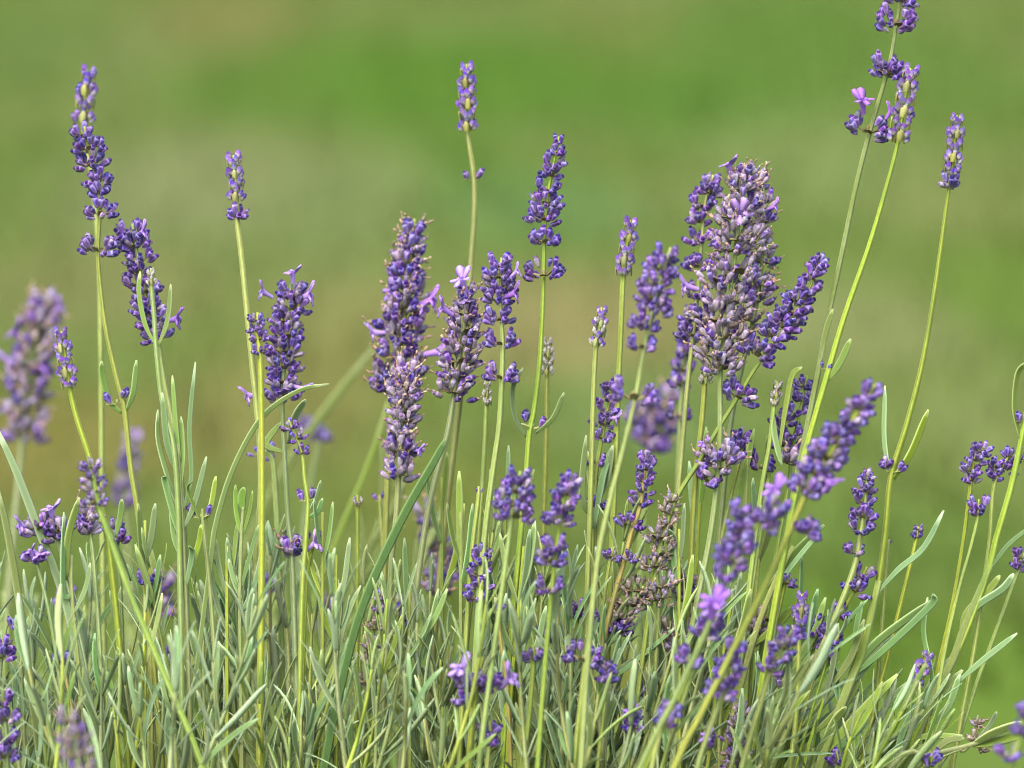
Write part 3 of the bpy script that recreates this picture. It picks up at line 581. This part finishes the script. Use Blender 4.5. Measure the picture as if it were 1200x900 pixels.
S('violet bud cluster high on a bent stalk at the lawn edge', .0, 'A', [(1146, 524), (1140, 548), (1136, 580), (1128, 640), (1116, 710), (1098, 790), (1085, 860)], [(1150, 528, 28), (1144, 538, 28), (1137, 550, 28), (1139, 562, 24)], bl=11, sw=6)
S('cup of violet buds just beneath the bent stalk cluster', -.008, 'A', [(1147, 585), (1146, 605), (1138, 640), (1124, 690), (1108, 760), (1095, 840)], [(1147, 593, 30, 'u'), (1146, 601, 22, 'u')], bl=12, sw=5)
S('violet cluster pair meeting the leaning thick stem', .006, 'A', [(1184, 532), (1172, 552), (1164, 575), (1160, 630), (1152, 690), (1140, 770), (1125, 850)], [(1186, 536, 28), (1180, 548, 30), (1167, 546, 22), (1164, 558, 24)], bl=11, sw=6)
S('thick green stalk with a dark leaf tip at the far lawn side', .0, 'E', [(1204, 470), (1196, 520), (1184, 575), (1168, 630), (1158, 670), (1130, 745), (1104, 800), (1064, 880)], [(1200, 495, 30), (1202, 540, 20)], sw=11, leaves=[([(1196, 515), (1189, 480), (1192, 440), (1202, 425)], 9), ([(1158, 670), (1180, 640), (1210, 615)], 6, 'leaf_grey')])
S('violet bud cluster on a stalk leaning out to the lawn', .01, 'A', [(1200, 648), (1192, 672), (1178, 710), (1156, 770), (1135, 830)], [(1198, 652, 28), (1194, 664, 24)], bl=11, sw=6)
S('dried brown sprig lying across a long leaf at the lawn side', .0, 'D', [(1146, 838), (1142, 862), (1130, 880), (1100, 900)], [(1146, 848, 18), (1143, 866, 22), (1150, 878, 18)], sw=5, stem='stem_wood')
S('blurred lilac tuft beside the dried brown sprig over the lawn', -.14, 'A', [(1206, 820), (1196, 860), (1180, 920)], [(1204, 838, 34), (1196, 858, 26), (1180, 886, 34)], bl=13, sw=11)
S('violet tip just above the bottom leaves on the lawn side', -.02, 'A', [(1090, 880), (1092, 905), (1096, 960)], [(1091, 892, 30)], [(1085, 888, 14, 100)], sw=8)
S('small lilac tip beside green leaves near the grey budded spike', -.015, 'A', [(980, 880), (984, 900), (990, 950)], [(980, 892, 24)], sw=6)
# middle low
S('dark violet spike with clear whorls beside the dried brown one', -.005, 'A', [(760, 530), (755, 560), (750, 595), (740, 625), (731, 660), (718, 705), (704, 765), (695, 830), (688, 910)],
  [(757, 538, 22), (758, 549, 26), (755, 562, 26), (752, 575, 30), (750, 590, 30), (738, 613, 36)], bl=11, sw=7, stem='stem_gold')
S('dried brown seed spike standing in the middle of the bed', -.005, 'D', [(788, 578), (778, 620), (770, 665), (772, 710), (768, 780), (762, 890)],
  [(787, 586, 22), (782, 598, 28), (782, 614, 30), (772, 628, 40), (776, 648, 38), (766, 662, 44), (778, 684, 44), (770, 700, 46)], mix=['dry'] * 6 + ['grey'] * 3, bl=11, stem='stem_wood')
S('dried cluster with dark violet buds tucked beside the gold stem', .0, 'D', [(742, 680), (736, 710), (726, 745), (716, 800), (708, 890)], [(746, 690, 46), (738, 706, 50), (728, 722, 40), (726, 738, 34, 'A')], bl=11, sw=6, stem='stem_wood')
S('grey withered whorl with a sideways bud below the dried brown spike', .0, 'C', [(786, 728), (783, 750), (778, 800), (770, 890)], [(784, 742, 36), (790, 756, 30), (800, 740, 36)], mix=['grey', 'dry'], sw=7, stem='stem_grey')
S('grey withered whorls leaning right beneath the bunched spike', .01, 'D', [(900, 712), (888, 738), (876, 775), (860, 850)], [(898, 724, 36), (888, 738, 40), (880, 752, 34)], mix=['grey', 'dry', 'grey'], bl=12, sw=6)
S('small violet whorl pair on the gold stem near the dried cluster', -.008, 'A', [(720, 640), (714, 662), (706, 720), (698, 800)], [(716, 652, 26), (738, 655, 22)], bl=9, sw=5)
S('broad soft violet head on a yellow stem in front of the bed', -.07, 'A', [(610, 552), (604, 580), (599, 612), (594, 650), (586, 710), (575, 790), (562, 890)], [(608, 560, 34), (606, 574, 48), (602, 588, 58), (604, 602, 54)], bl=13, sw=7)
S('soft violet spike with two-step whorls beside the broad soft head', -.065, 'A', [(668, 558), (660, 590), (654, 630), (648, 680), (644, 720), (638, 790), (630, 900)], [(668, 566, 28), (664, 578, 34), (660, 592, 36), (654, 608, 40), (650, 640, 34), (646, 656, 40), (644, 690, 38)], bl=14, sw=7)
S('crisp dark violet spike low among the green leaves', -.008, 'A', [(566, 640), (562, 670), (560, 700), (558, 760), (552, 880)], [(565, 649, 24), (563, 660, 30), (561, 672, 32), (562, 686, 34), (556, 700, 28)], bl=11, sw=6)
S('single violet bud on a gold stalk beside the crisp low spike', -.01, 'E', [(587, 706), (584, 724), (588, 760), (594, 800), (598, 880)], [(585, 714, 16)], bl=14, sw=6, stem='stem_gold')
S('blurred dusky spike behind the broad grass blade', .13, 'C', [(500, 592), (510, 625), (522, 665), (528, 710), (530, 800)], [(500, 604, 36), (505, 622, 36), (512, 640, 42), (520, 660, 42), (524, 680, 40)], mix=['violet', 'grey', 'dry'], sw=8)
S('dried brown spike with a pale tip beside the broad grass blade', .005, 'D', [(446, 688), (440, 730), (432, 780), (428, 830), (424, 900)], [(446, 700, 18, 'C'), (444, 716, 20, 'C'), (440, 735, 24), (436, 756, 28), (436, 778, 34), (432, 796, 36)], bl=11, sw=5, stem='stem_wood')
S('soft bright violet whorl with lilac flowers low in the foliage', -.06, 'A', [(566, 770), (560, 800), (555, 835), (548, 900)], [(542, 800, 30), (545, 822, 30), (572, 800, 40), (560, 806, 34)], [(540, 784, 26, 110, .5), (598, 794, 24, 50, .5)], bl=14, sw=8)
S('little soft violet cluster under the bright low whorl', -.05, 'A', [(574, 845), (574, 865), (570, 910)], [(573, 858, 30), (576, 870, 22)], bl=13, sw=7)
S('soft two-part violet whorl on a yellow stem in mid foliage', -.05, 'A', [(690, 745), (686, 775), (680, 830), (672, 910)], [(684, 770, 52, 's')], bl=13, sw=9)
S('small blurred violet cup near the soft two-part whorl', -.045, 'A', [(625, 755), (625, 780), (620, 840), (612, 910)], [(625, 770, 28, 'u')], bl=12, sw=8)
S('dark violet bud tuft between the cup and the two-part whorl', .0, 'A', [(650, 780), (648, 800), (642, 860), (636, 920)], [(649, 790, 24)], bl=10, sw=5)
S('violet bud pair beneath the soft two-step spike', .0, 'A', [(651, 690), (650, 712), (655, 760), (660, 850)], [(650, 696, 18), (651, 710, 16)], bl=10, sw=5)
S('faint lilac spike far behind the foliage by the grass blade', .22, 'C', [(380, 700), (376, 730), (372, 790), (370, 880)], [(384, 712, 30), (376, 735, 34)], mix=['violet', 'grey'], sw=7)
S('faint violet tuft far behind the bed edge foliage', .16, 'C', [(192, 680), (188, 710), (184, 780), (182, 880)], [(192, 690, 30), (188, 712, 36)], mix=['violet', 'grey'], sw=7)
# small heads scattered through the foliage
for (lab, d, typ, x, y, w, fl) in [
    ('tiny violet bud tuft near the soft two-step spike', .01, 'A', 677, 716, 22, 0), ('dark bud pair beside the gold stem', .0, 'A', 703, 726, 20, 0), ('violet dot cluster low beneath the two-part whorl', .01, 'A', 688, 862, 18, 0),
    ('dark violet tuft near the curling leaf pair', .0, 'A', 756, 808, 20, 0), ('violet tuft under the grey withered whorl', .0, 'A', 798, 776, 24, 1), ('lilac flower low between the yellow stems', -.03, 'E', 832, 872, 22, 1),
    ('faint violet tuft behind the open lilac whorl', .12, 'A', 78, 700, 30, 0), ('faint violet tuft behind the foot of the tall clear shoot', .10, 'A', 248, 702, 22, 0), ('small violet tuft low under the tall clear shoot', .06, 'A', 248, 792, 24, 0),
    ('faint violet tuft near the thick yellow stem foot', .08, 'A', 200, 770, 22, 0), ('dusky violet tuft behind the low dried spike', .10, 'C', 474, 716, 34, 0), ('dusky head behind the crisp low spike', .10, 'C', 512, 682, 40, 0),
    ('soft lilac tuft behind the arching blade foot', .14, 'A', 316, 690, 30, 0), ('violet tuft above the neat young spike', .01, 'A', 957, 736, 26, 0), ('loose violet tuft by the soft leaning spike', .0, 'A', 968, 764, 30, 0),
    ('blurred violet tuft under the dried brown cluster', -.05, 'A', 712, 790, 26, 0), ('grey faded tuft between the dried spike and yellow stems', .01, 'C', 806, 690, 34, 0), ('violet tuft in front of the soft bunch of yellow stems', -.04, 'A', 742, 846, 28, 1),
    ('pale violet tuft behind the perfect spike stem foot', .09, 'A', 640, 742, 28, 0), ('violet whorl beside the withered lower whorl', .01, 'A', 868, 520, 34, 0)]:
    S(lab, d, typ, [(x + 1, y - w * .45), (x, y + w * .4), (x - 3 - max(0, x - 600) * .03, y + 60), (x - 6 - max(0, x - 600) * .09, y + 150)], [(x, y - w * .18, w * .8), (x - 1, y + w * .22, w)],
      [(x - 3, y - w * .4, 18, 110, .5)] if fl else [], sw=5.5)
# long blades and bare stems
def blade(label, d, pts, w, mat, name='grass_blade', cat='grass blade', narrow=False):
    p = [P(x, y, d) for x, y in pts]; ext = root_of(p[0], p[1]); base = ext[-1].copy(); base.z = 0
    root = link(name, None); root.location = base; root.empty_display_size = .02; tag(root, label, cat)
    allp = ext[::-1] + p; cl = spline([q - base for q in allp], 5)
    v, f, c = leaf_geo(cl, w * PX(d), FWD * -1 + RT * .3, narrow=False)
    link('blade', mesh('blade', v, f, c, mat), root)
blade('broad green grass blade slanting up through the foliage', -.02, [(378, 910), (398, 810), (425, 710), (470, 610), (512, 535), (522, 515)], 11, 'grass_leaf')
blade('slender arching blade bending over beneath the blooming violet head', -.004, [(244, 680), (254, 610), (275, 545), (308, 488), (350, 458), (386, 450)], 6.5, 'leaf_green')
blade('long grey-green leaf slanting across the open lilac whorl', -.012, [(90, 760), (72, 690), (45, 620), (18, 550), (-10, 490)], 10, 'leaf_grey')
blade('yellow-tipped flat blade at the edge of the bed', -.01, [(30, 760), (20, 690), (8, 620), (-6, 560)], 9, 'leaf_green')
blade('faint blurred grass blade slanting behind the two violet heads', .28, [(290, 640), (340, 540), (390, 470), (440, 405)], 11, 'leaf_back')
blade('second faint blurred blade, lower and steeper, behind the greyish spike', .20, [(370, 700), (400, 620), (430, 550), (455, 470)], 7, 'leaf_back')

# ------------------------------------------------------------------ leafy shoots
def shoot(label, d, pts, leaves, sw=5, stem='stem_wood', name='leafy_shoot', group=None, seed=0):
    rnd = random.Random(seed + 900); p = [P(x, y, d) for x, y in pts]; ctrl = p + root_of(p[-1], p[-2]); base = ctrl[-1].copy(); base.z = 0
    root = link(name, None); root.location = base; root.empty_display_size = .02; tag(root, label, 'lavender leaves', group)
    v, f, c = tube_geo([q - base for q in spline(ctrl, 4)], lambda u: sw * .5 * PX(d) * (.7 + .3 * min(1, u * 3)), 8, .12)
    link('stem', mesh('stem', v, f, c, stem), root)
    for k, lf in enumerate(leaves): leaf_px(root, base, lf[0], lf[1], d, lf[2] if len(lf) > 2 else 'leaf_grey', rnd)
G, Y = 'leaf_grey', 'leaf_green'
shoot('tall leafy shoot standing clear between the blooming stalks', -.006, [(208, 520), (212, 580), (216, 660), (220, 760), (224, 900)],
      [([(210, 560), (196, 520), (190, 460)], 8, G), ([(211, 540), (206, 500), (202, 440)], 6, Y), ([(212, 570), (214, 530), (212, 488)], 7, Y), ([(212, 600), (202, 575), (186, 520), (185, 480)], 7, G), ([(215, 640), (205, 610), (193, 565), (194, 558)], 7, G),
       ([(214, 600), (224, 560), (222, 500), (229, 424)], 6, G), ([(215, 620), (228, 590), (242, 535)], 7, G), ([(216, 660), (204, 630), (200, 585)], 6, G), ([(217, 690), (225, 650), (222, 640)], 8, G), ([(217, 680), (232, 640), (236, 615)], 8, Y)], seed=1)
shoot('leafy shoot ending in a yellow bud held by two short leaves', -.004, [(285, 594), (284, 610), (283, 625), (281, 700), (282, 780), (284, 900)],
      [([(283, 628), (277, 600), (276, 568)], 6, Y), ([(284, 628), (292, 600), (296, 575)], 6, Y), ([(281, 690), (270, 665), (266, 630)], 7, G), ([(282, 690), (292, 655), (303, 615)], 7, G), ([(282, 720), (300, 680), (314, 610)], 7, G), ([(281, 700), (274, 680), (268, 655)], 6, G), ([(285, 598), (283, 586), (286, 571)], 10, 'leaf_green')], sw=4, seed=2)
shoot('bright green upright leaf sprig beside the violet and grey whorl', -.012, [(84, 650), (84, 690), (90, 760), (100, 860)],
      [([(78, 680), (80, 630), (93, 583)], 9, Y), ([(84, 700), (74, 690), (75, 600), (76, 597), (40, 570)][:3], 8, G), ([(135, 630), (141, 605), (143, 585)], 8, Y), ([(86, 720), (100, 690), (106, 660)], 8, G)], seed=3)
shoot('stout leafy stem fanning long leaves over the lawn below the leafy node', .0, [(1030, 680), (1012, 760), (1000, 790), (985, 830), (960, 900)],
      [([(1003, 782), (1030, 750), (1095, 702)], 10, Y), ([(1002, 790), (1035, 762), (1090, 710), (1094, 696)], 9, G), ([(1000, 800), (1020, 775), (1048, 745)], 9, G), ([(983, 828), (980, 790), (963, 755), (966, 730)], 8, G), ([(985, 830), (975, 790), (980, 760), (989, 752)], 8, G),
       ([(964, 886), (995, 850), (1052, 790)], 12, Y), ([(962, 895), (1000, 860), (1018, 838)], 10, G), ([(958, 895), (975, 850), (992, 828)], 10, Y), ([(1004, 775), (1003, 740), (1010, 705)], 8, G)], sw=11, seed=4)
shoot('stout leafy stem with long arched leaves at the far lawn side', .0, [(1162, 660), (1130, 735), (1118, 770), (1095, 815), (1066, 885), (1050, 930)],
      [([(1126, 748), (1132, 720), (1160, 690), (1172, 674)], 9, Y), ([(1127, 750), (1140, 715), (1175, 690), (1188, 672)], 9, G), ([(1122, 800), (1150, 775), (1192, 742)], 8, G), ([(1096, 815), (1090, 780), (1082, 740), (1087, 700)], 7, G), ([(1100, 812), (1105, 790), (1114, 770)], 9, G),
       ([(1070, 876), (1090, 830), (1128, 785)], 12, Y), ([(1072, 872), (1078, 835), (1090, 800)], 10, G), ([(1078, 860), (1110, 830), (1125, 790)], 9, G), ([(1060, 890), (1075, 865), (1128, 862)], 8, Y)], sw=11, seed=5)
shoot('low sprig of long leaves lying toward the lawn corner', -.015, [(1190, 850), (1140, 872), (1090, 885), (1040, 905)],
      [([(1140, 872), (1165, 858), (1198, 846)], 10, Y), ([(1140, 874), (1170, 868), (1200, 860)], 12, Y), ([(1090, 885), (1110, 868), (1130, 865)], 9, Y), ([(1142, 870), (1160, 850), (1168, 834)], 6, G)], sw=7, seed=6)
shoot('long curling leaf pair beside the dried whorls over the lawn gap', .0, [(806, 780), (796, 820), (788, 900)],
      [([(702, 800), (740, 775), (775, 755)], 8, G), ([(704, 806), (750, 770), (792, 735)], 6, G), ([(796, 830), (806, 780), (800, 720), (812, 700)], 8, G), ([(776, 700), (790, 640), (786, 590)][:2] + [(784, 620)], 8, G)], seed=7)
shoot('dark green leaf pair under the big diagonal spike', .0, [(930, 640), (905, 690), (880, 760), (850, 880)],
      [([(900, 690), (930, 650), (966, 615)], 10, Y), ([(902, 700), (930, 660), (960, 624)], 7, G), ([(884, 755), (908, 735), (930, 710)], 10, Y), ([(870, 790), (872, 755), (862, 700), (858, 690)], 8, G)], sw=8, seed=8)
shoot('upright leaf sprig between the crossing yellow stems', .004, [(692, 600), (690, 680), (688, 780)],
      [([(692, 606), (682, 580), (687, 510), (689, 462)][:3], 8, Y), ([(696, 620), (712, 560), (716, 470)][:1] + [(706, 560), (718, 522)], 9, G), ([(866, 560), (876, 520), (884, 502)], 7, Y), ([(874, 580), (872, 545), (880, 520)], 8, Y)][:2], seed=9)
shoot('leaf sprig by the withered lower whorl of the biggest head', .006, [(876, 520), (874, 580), (868, 660), (860, 780)],
      [([(868, 600), (872, 560), (884, 502)], 8, Y), ([(866, 610), (866, 560), (885, 506)][:1] + [(858, 640), (838, 660)], 8, Y), ([(862, 650), (840, 640), (822, 655)][:1] + [(880, 620), (892, 592)], 7, G)], sw=5, seed=10)

# slim sprigs that rise out of the foliage between the flower stems
def sprig(label, d, x, y, y2, leaves, mat=G, sw=4.5, seed=0, lx=0):
    """stem from x, y down to y2 with leaves given as (height on stem, dx, dy, width)"""
    shoot(label, d, [(x + lx, y), (x + lx * .5, (y + y2) / 2), (x, y2), (x - lx * .5, y2 + 120)],
          [([(x + lx * (y2 - h) / (y2 - y), h), (x + lx * (y2 - h) / (y2 - y) + dx * .62, h - dy * .45), (x + lx * (y2 - h) / (y2 - y) + dx, h - dy)], w, m) for (h, dx, dy, w, m) in leaves], sw, 'stem_yellow', seed=seed)
sprig('slim sprig with a broad upright leaf near the broad soft violet head', .008, 540, 600, 760, [(672, -2, 120, 9, Y), (690, 14, 100, 7, G), (660, -16, 70, 7, Y)], seed=31)
sprig('slim sprig curling up behind the broad soft violet head', .02, 592, 560, 740, [(600, 4, 78, 7, G), (640, -18, 90, 6, G), (620, 34, 70, 6, Y)], seed=32)
sprig('long grey leaf pair between the broad head and the crisp low spike', -.004, 600, 640, 800, [(700, 18, 90, 10, G), (720, 14, 100, 8, G), (710, -22, 85, 7, Y)], seed=33, lx=14)
sprig('sprig with narrow leaves beside the greyish spike stem', .03, 518, 560, 760, [(600, 6, 70, 9, Y), (640, -18, 90, 7, G), (700, 26, 110, 8, Y)], seed=34)
sprig('sprig with bent leaves under the single violet bud', -.004, 610, 700, 860, [(760, 10, 90, 7, G), (780, -30, 80, 7, G), (800, 30, 90, 8, G)], seed=35)
sprig('sprig of curled grey leaves beside the soft two-part whorl', -.006, 668, 700, 860, [(745, -6, 60, 7, G), (790, 40, 90, 8, G), (770, -18, 80, 7, G)], seed=36)
sprig('thin green sprig under the greenish-white bud', .01, 394, 650, 800, [(700, -12, 60, 6, G), (720, 16, 90, 7, G), (760, -24, 90, 7, Y)], seed=37)
sprig('spreading sprig beside the low dried brown spike', .0, 480, 690, 860, [(760, 44, 70, 8, Y), (740, -6, 110, 7, G), (800, 34, 110, 8, G)], seed=38)
sprig('upright leafy sprig beside the dried brown seed spike', -.008, 796, 620, 800, [(700, -10, 90, 9, G), (660, 6, 70, 7, G), (740, 16, 90, 8, Y)], seed=39)
sprig('tall grass-thin sprig under the soft spike with stacked whorls', .012, 700, 560, 740, [(600, -12, 72, 8, Y), (590, 18, 68, 9, G), (650, 16, 80, 7, Y)], seed=40)
sprig('narrow sprig in the gap beside the perfect spike stem', .015, 608, 560, 760, [(610, -10, 60, 6, G), (650, 14, 66, 6, Y)], seed=41)
sprig('slim sprig between the slim young spike stem and the short dark spike', .0, 266, 640, 800, [(700, -14, 70, 7, G), (690, 12, 78, 7, Y), (740, -20, 80, 7, G)], seed=42)
sprig('bright sprig under the dark violet whorl on its short stalk', .0, 170, 610, 780, [(660, 12, 70, 8, G), (680, -8, 90, 7, Y), (720, 18, 70, 7, G)], seed=43)
sprig('slim sprig by the blue-violet bud cluster stalk', .004, 378, 600, 780, [(650, -10, 66, 6, G), (660, 12, 72, 7, G), (700, -20, 80, 7, Y)], seed=44)
sprig('leaning sprig between the dried whorls and bunched spike', .004, 836, 690, 840, [(760, 20, 90, 8, G), (740, -6, 80, 7, G), (790, 36, 100, 9, Y)], seed=45, lx=24)
sprig('leaning sprig beneath the dark bud whorl stalk', .004, 906, 700, 860, [(770, 30, 80, 8, G), (790, 44, 90, 9, Y), (740, 4, 90, 7, G)], seed=46, lx=40)
sprig('leaning sprig with dark leaves under the crisp dark spike', .0, 944, 760, 890, [(810, 44, 84, 9, Y), (830, 20, 100, 8, G), (860, 60, 80, 10, Y)], seed=47, lx=40)
sprig('tall thin sprig behind the yellowish dry bud', .02, 884, 540, 720, [(600, 6, 90, 7, Y), (640, -8, 80, 7, G), (660, 20, 80, 7, Y)], seed=48, lx=14)
sprig('upright sprig behind the withered lower whorl', .03, 812, 560, 740, [(600, 8, 100, 7, Y), (640, -10, 100, 7, G)], seed=49, lx=10)

# the many look-alike shoots of the foliage
def lean(x):
    return -2 + 6 * max(0, (x - 300) / 300) if x < 600 else (4 + 22 * (x - 600) / 350 if x < 950 else 26 + 12 * (x - 950) / 250)
def crest(x, rnd):
    w = 34 * math.sin(x * .037) + 26 * math.sin(x * .091 + 1)
    if x < 330: return rnd.uniform(665, 860) + w * .8
    if x < 620: return rnd.uniform(665, 860) + w - (90 if rnd.random() < .12 else 0)
    if x < 900: return rnd.uniform(665, 870) + w - (80 if rnd.random() < .10 else 0)
    if x < 1010: return rnd.uniform(740, 880)
    return rnd.uniform(820, 900)
def random_shoot(rnd, x, y, d, emit_stem, emit_leaf):
    """path from the tip down, then opposite leaf pairs along it"""
    a = R(lean(x) + rnd.gauss(0, 6)); px = PX(d); L = max(150, 960 - y)
    bend = rnd.uniform(-.25, .25); pts = []
    for i in range(5):
        u = i / 4; aa = a * (1 - .25 * u) + bend * u
        pts.append((x - math.sin(aa) * L * u, y + math.cos(aa) * L * u))
    p = [P(q[0], q[1], d + rnd.uniform(-.01, .01)) for q in pts]; ctrl = p + root_of(p[-1], p[-2]); base = ctrl[-1].copy(); base.z = 0
    cl = spline(ctrl, 4); emit_stem(base, cl, px)
    s = 0.0; nxt = 2.0; k = 0; ph = rnd.uniform(0, 3.14)
    visible = (940 - y) / math.cos(a) if y < 930 else 30
    for i in range(1, len(cl)):
        seg = (cl[i] - cl[i - 1]).length / px
        while s + seg > nxt and nxt < visible:
            q = cl[i - 1].lerp(cl[i], (nxt - s) / seg); ax = (cl[i - 1] - cl[i]).normalized()
            for h in (0, math.pi):
                if k > 0 and rnd.random() < .12: continue
                az = ph + h + rnd.uniform(-.35, .35); bs = basis(ax, RT)
                out = bs @ Vector((math.cos(az), math.sin(az), 0)); el = R((12 if k == 0 else 16 + min(12, k * 2)) + rnd.uniform(-8, 10))
                dv = ax * math.cos(el) + out * math.sin(el)
                ln = (rnd.uniform(42, 66) if k == 0 else rnd.uniform(52, 100)) * px
                rot = Matrix((dv.cross(out).normalized(), Vector((0, 0, 0)), dv)).transposed()
                xa = dv.cross(out).normalized(); ya = dv.cross(xa)
                if ya.dot(ax) > 0: xa, ya = -xa, -ya
                rot = Matrix((xa, ya, dv)).transposed()
                emit_leaf(base, put(q - base, rot, ln))
            k += 1; ph += math.pi / 2 + rnd.uniform(-.3, .3); nxt += rnd.uniform(26, 44)
        s += seg
rnd = random.Random(21)
KINDS = [('grey-green leafy lavender shoot in the foliage %s', 'grey-green shoots %s', 'leaf_grey', 'stem_wood'),
         ('yellow-green leafy lavender shoot in the foliage %s', 'yellow-green shoots %s', 'leaf_green', 'stem_yellow')]
ZONES = [(110, 'around the plum whorl'), (200, 'below the thick yellow stem with the soft spike'), (300, 'at the foot of the tall clear shoot'), (410, 'between the arching blade and the broad grass blade'), (490, 'around the low dried spike by the grass blade'),
         (600, 'around the bright low whorl with lilac flowers'), (710, 'around the soft two-part whorl on yellow stem'), (800, 'beneath the dried brown seed spike'), (900, 'under the bunched soft spikes'), (1010, 'beside the grey budded low spike'), (9999, 'along the lawn side')]
NSH = 150
for k in range(NSH):
    x = -20 + 1120 * (k + rnd.uniform(0, 1)) / NSH; y = crest(x, rnd); d = rnd.uniform(-.03, .045) if k % 6 else rnd.uniform(-.08, -.03)
    if y < 690: d = abs(d)
    lab, grp, lm, sm = KINDS[0 if rnd.random() < (.66 if x < 560 else .45) else 1]; h = {}
    zone = next(t for lim, t in ZONES if x < lim); lab = lab % zone; grp = grp % zone
    def es(base, cl, px):
        root = link('leafy_shoot', None); root.location = base; root.empty_display_size = .02; tag(root, lab, 'lavender leaves', grp); h['r'] = root
        v, f, c = tube_geo([q - base for q in cl], lambda u: 2.6 * px * (.6 + .5 * min(1, u * 3)), 6, .12); link('stem', mesh('stem', v, f, c, sm), root)
    def el_(base, m): link('leaf', rnd.choice(LEAFV[lm])[0], h['r'], m)
    random_shoot(rnd, x, y, d, es, el_)
# deeper, uncountable foliage behind them
V = []; F = []; Cc = []
def es2(base, cl, px):
    v, f, c = tube_geo(cl, lambda u: 2.6 * px, 4, .1); o = len(V); V.extend(v); F.extend(tuple(i + o for i in q) for q in f); Cc.extend(c)
def el2(base, m):
    _, v, f, c = rnd.choice(LEAFV['leaf_grey']); o = len(V); mm = Matrix.Translation(base) @ m
    V.extend(mm @ Vector(p) for p in v); F.extend(tuple(i + o for i in q) for q in f); Cc.extend(c)
for k in range(150):
    x = rnd.uniform(-60, 980); d = rnd.uniform(.09, .30); y = crest(x, rnd) + rnd.uniform(20, 90) + d * 120 + (60 if 700 < x < 860 else 0)
    random_shoot(rnd, x, min(y, 930), d, es2, el2)
tag(link('lavender_foliage', mesh('lavender_foliage', V, F, Cc, 'leaf_back')), 'blurred mass of lavender leaves and stems deep in the bush', 'foliage', kind='stuff')
